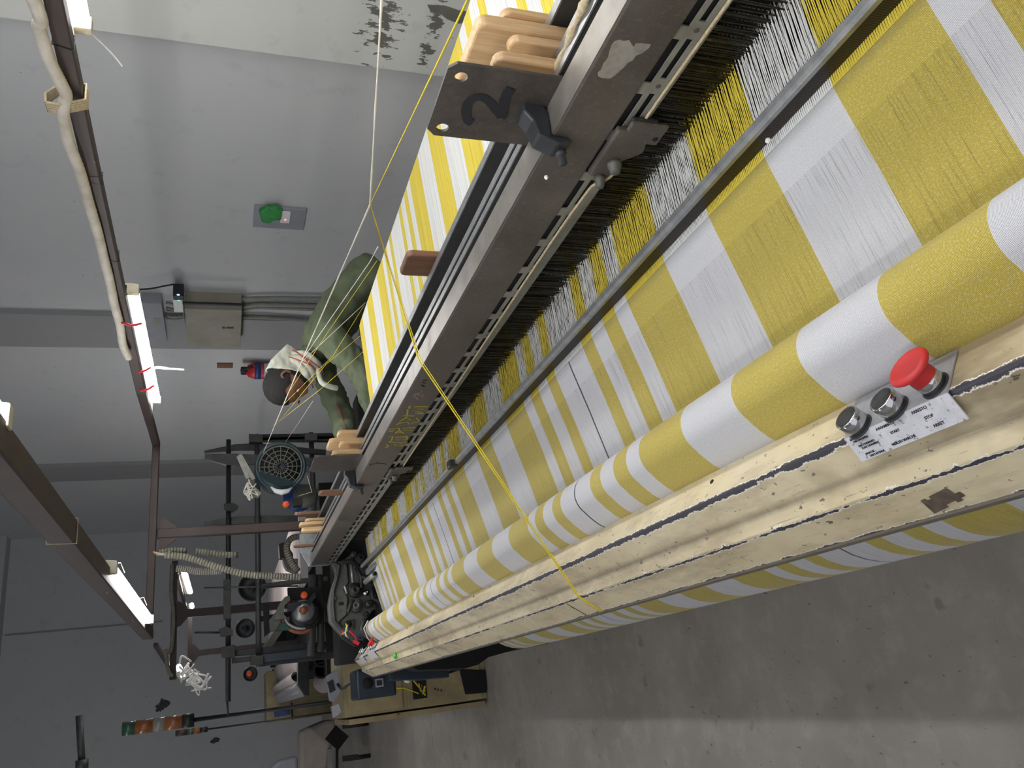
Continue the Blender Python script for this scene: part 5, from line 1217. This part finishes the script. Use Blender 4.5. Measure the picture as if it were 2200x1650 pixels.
# beige covered cart at the lower left
ct = thing('covered_cart', (-.9, 11.0, 0), 'beige cloth covered cart on black legs at the bottom edge of the photo', 'cart')
YC = 10.4
MB().prism([at(*q, YC) for q in ((645, 1572), (700, 1548), (722, 1545), (725, 1560), (712, 1600), (706, 1648), (704, 1700), (650, 1700), (645, 1640))], (0, .5, 0)).build('cover', M['beige'], ct, bevel=.05)
for q0, q1 in (((736, 1560), (768, 1556)), ((736, 1630), (770, 1626))): MB().beam(at(*q0, YC), at(*q1, YC), .06, .06).build('foot', M['black'], ct)
MB().beam(at(712, 1600, YC), at(735, 1570, YC), .05, .2).beam(at(724, 1570, YC), at(724, 1690, YC), .03, .03).build('frame', M['void'], ct)
for q0 in ((750, 1560), (752, 1630), (752, 1690)):
    a_ = at(*q0, YC); MB().cyl(a_, (a_.x, a_.y, 0), .025, 10).build('leg', M['black'], ct)
mb = MB()
for k in range(12): c = at(708 + (k % 2), 1612 + k * 5, YC - .02); mb.box(c.x - .012, c.x + .012, YC - .03, YC, c.z - .03, c.z + .03)
mb.build('label_strip', M['clens'], ct)
tag(MB().prism([at(*q, 9.5) for q in ((572, 1660), (600, 1635), (640, 1625), (640, 1700), (572, 1700))], (0, .3, 0)).build('dark_cover', M['greyplate'], bevel=.03), 'dark grey covered shape at the very bottom left corner behind the cart', 'cover')
c = az(867, 1530, 0.012); tag(MB().cyl(c + Vector((0, -.05, .01)), c + Vector((0, .05, .01)), .022, 14).build('bottle_cap', M['redcap']), 'small red plastic cap lying on the floor beside the cream cabinet', 'cap')

# ================================================================== FILL LAMPS (added unseen, behind and beside the camera, to raise the ambient light)
def fill_lamp(x, y, z, L=1.5, along='y', label='added fill light over the hall'):
    t_ = thing('tube_light', (x, y, z), label, 'lamp', 'added fill lights over the hall')
    d = Vector((0, L / 2, 0)) if along == 'y' else Vector((L / 2, 0, 0)); c = Vector((x, y, z))
    MB().cyl(c - d, c + d, .02, 10).build('tube', M['tube'], t_); MB().beam(c - d + Vector((0, 0, .04)), c + d + Vector((0, 0, .04)), .06, .03).build('housing', M['fix'], t_)
    MB().cyl(c + Vector((0, 0, .05)), (x, y, ZC), .006, 6).build('hanger', M['rail'], t_)
for (x, y, z, lb) in ((-1.7, .4, 3.4, 'added fill light over the left aisle, near'), (-2.6, 3.0, 3.4, 'added fill light over the left aisle, second'), (-3.2, 6.5, 3.6, 'added fill light over the left aisle, third'), (-3.4, 10.0, 3.8, 'added fill light over the left aisle, far'), (.9, -1.6, 3.2, 'added fill light behind the photographer'),
                      (2.35, 1.6, 2.75, 'added fill light over the right aisle, near'), (2.5, -.4, 2.8, 'added fill light over the right aisle, behind the photographer'), (-1.6, -1.4, 3.4, 'added fill light over the left aisle, behind the photographer'), (-4.6, 4.0, 3.6, 'added fill light far to the left, near'), (-4.8, 12.6, 4.0, 'added fill light far to the left, far')):
    fill_lamp(x, y, z, label=lb)
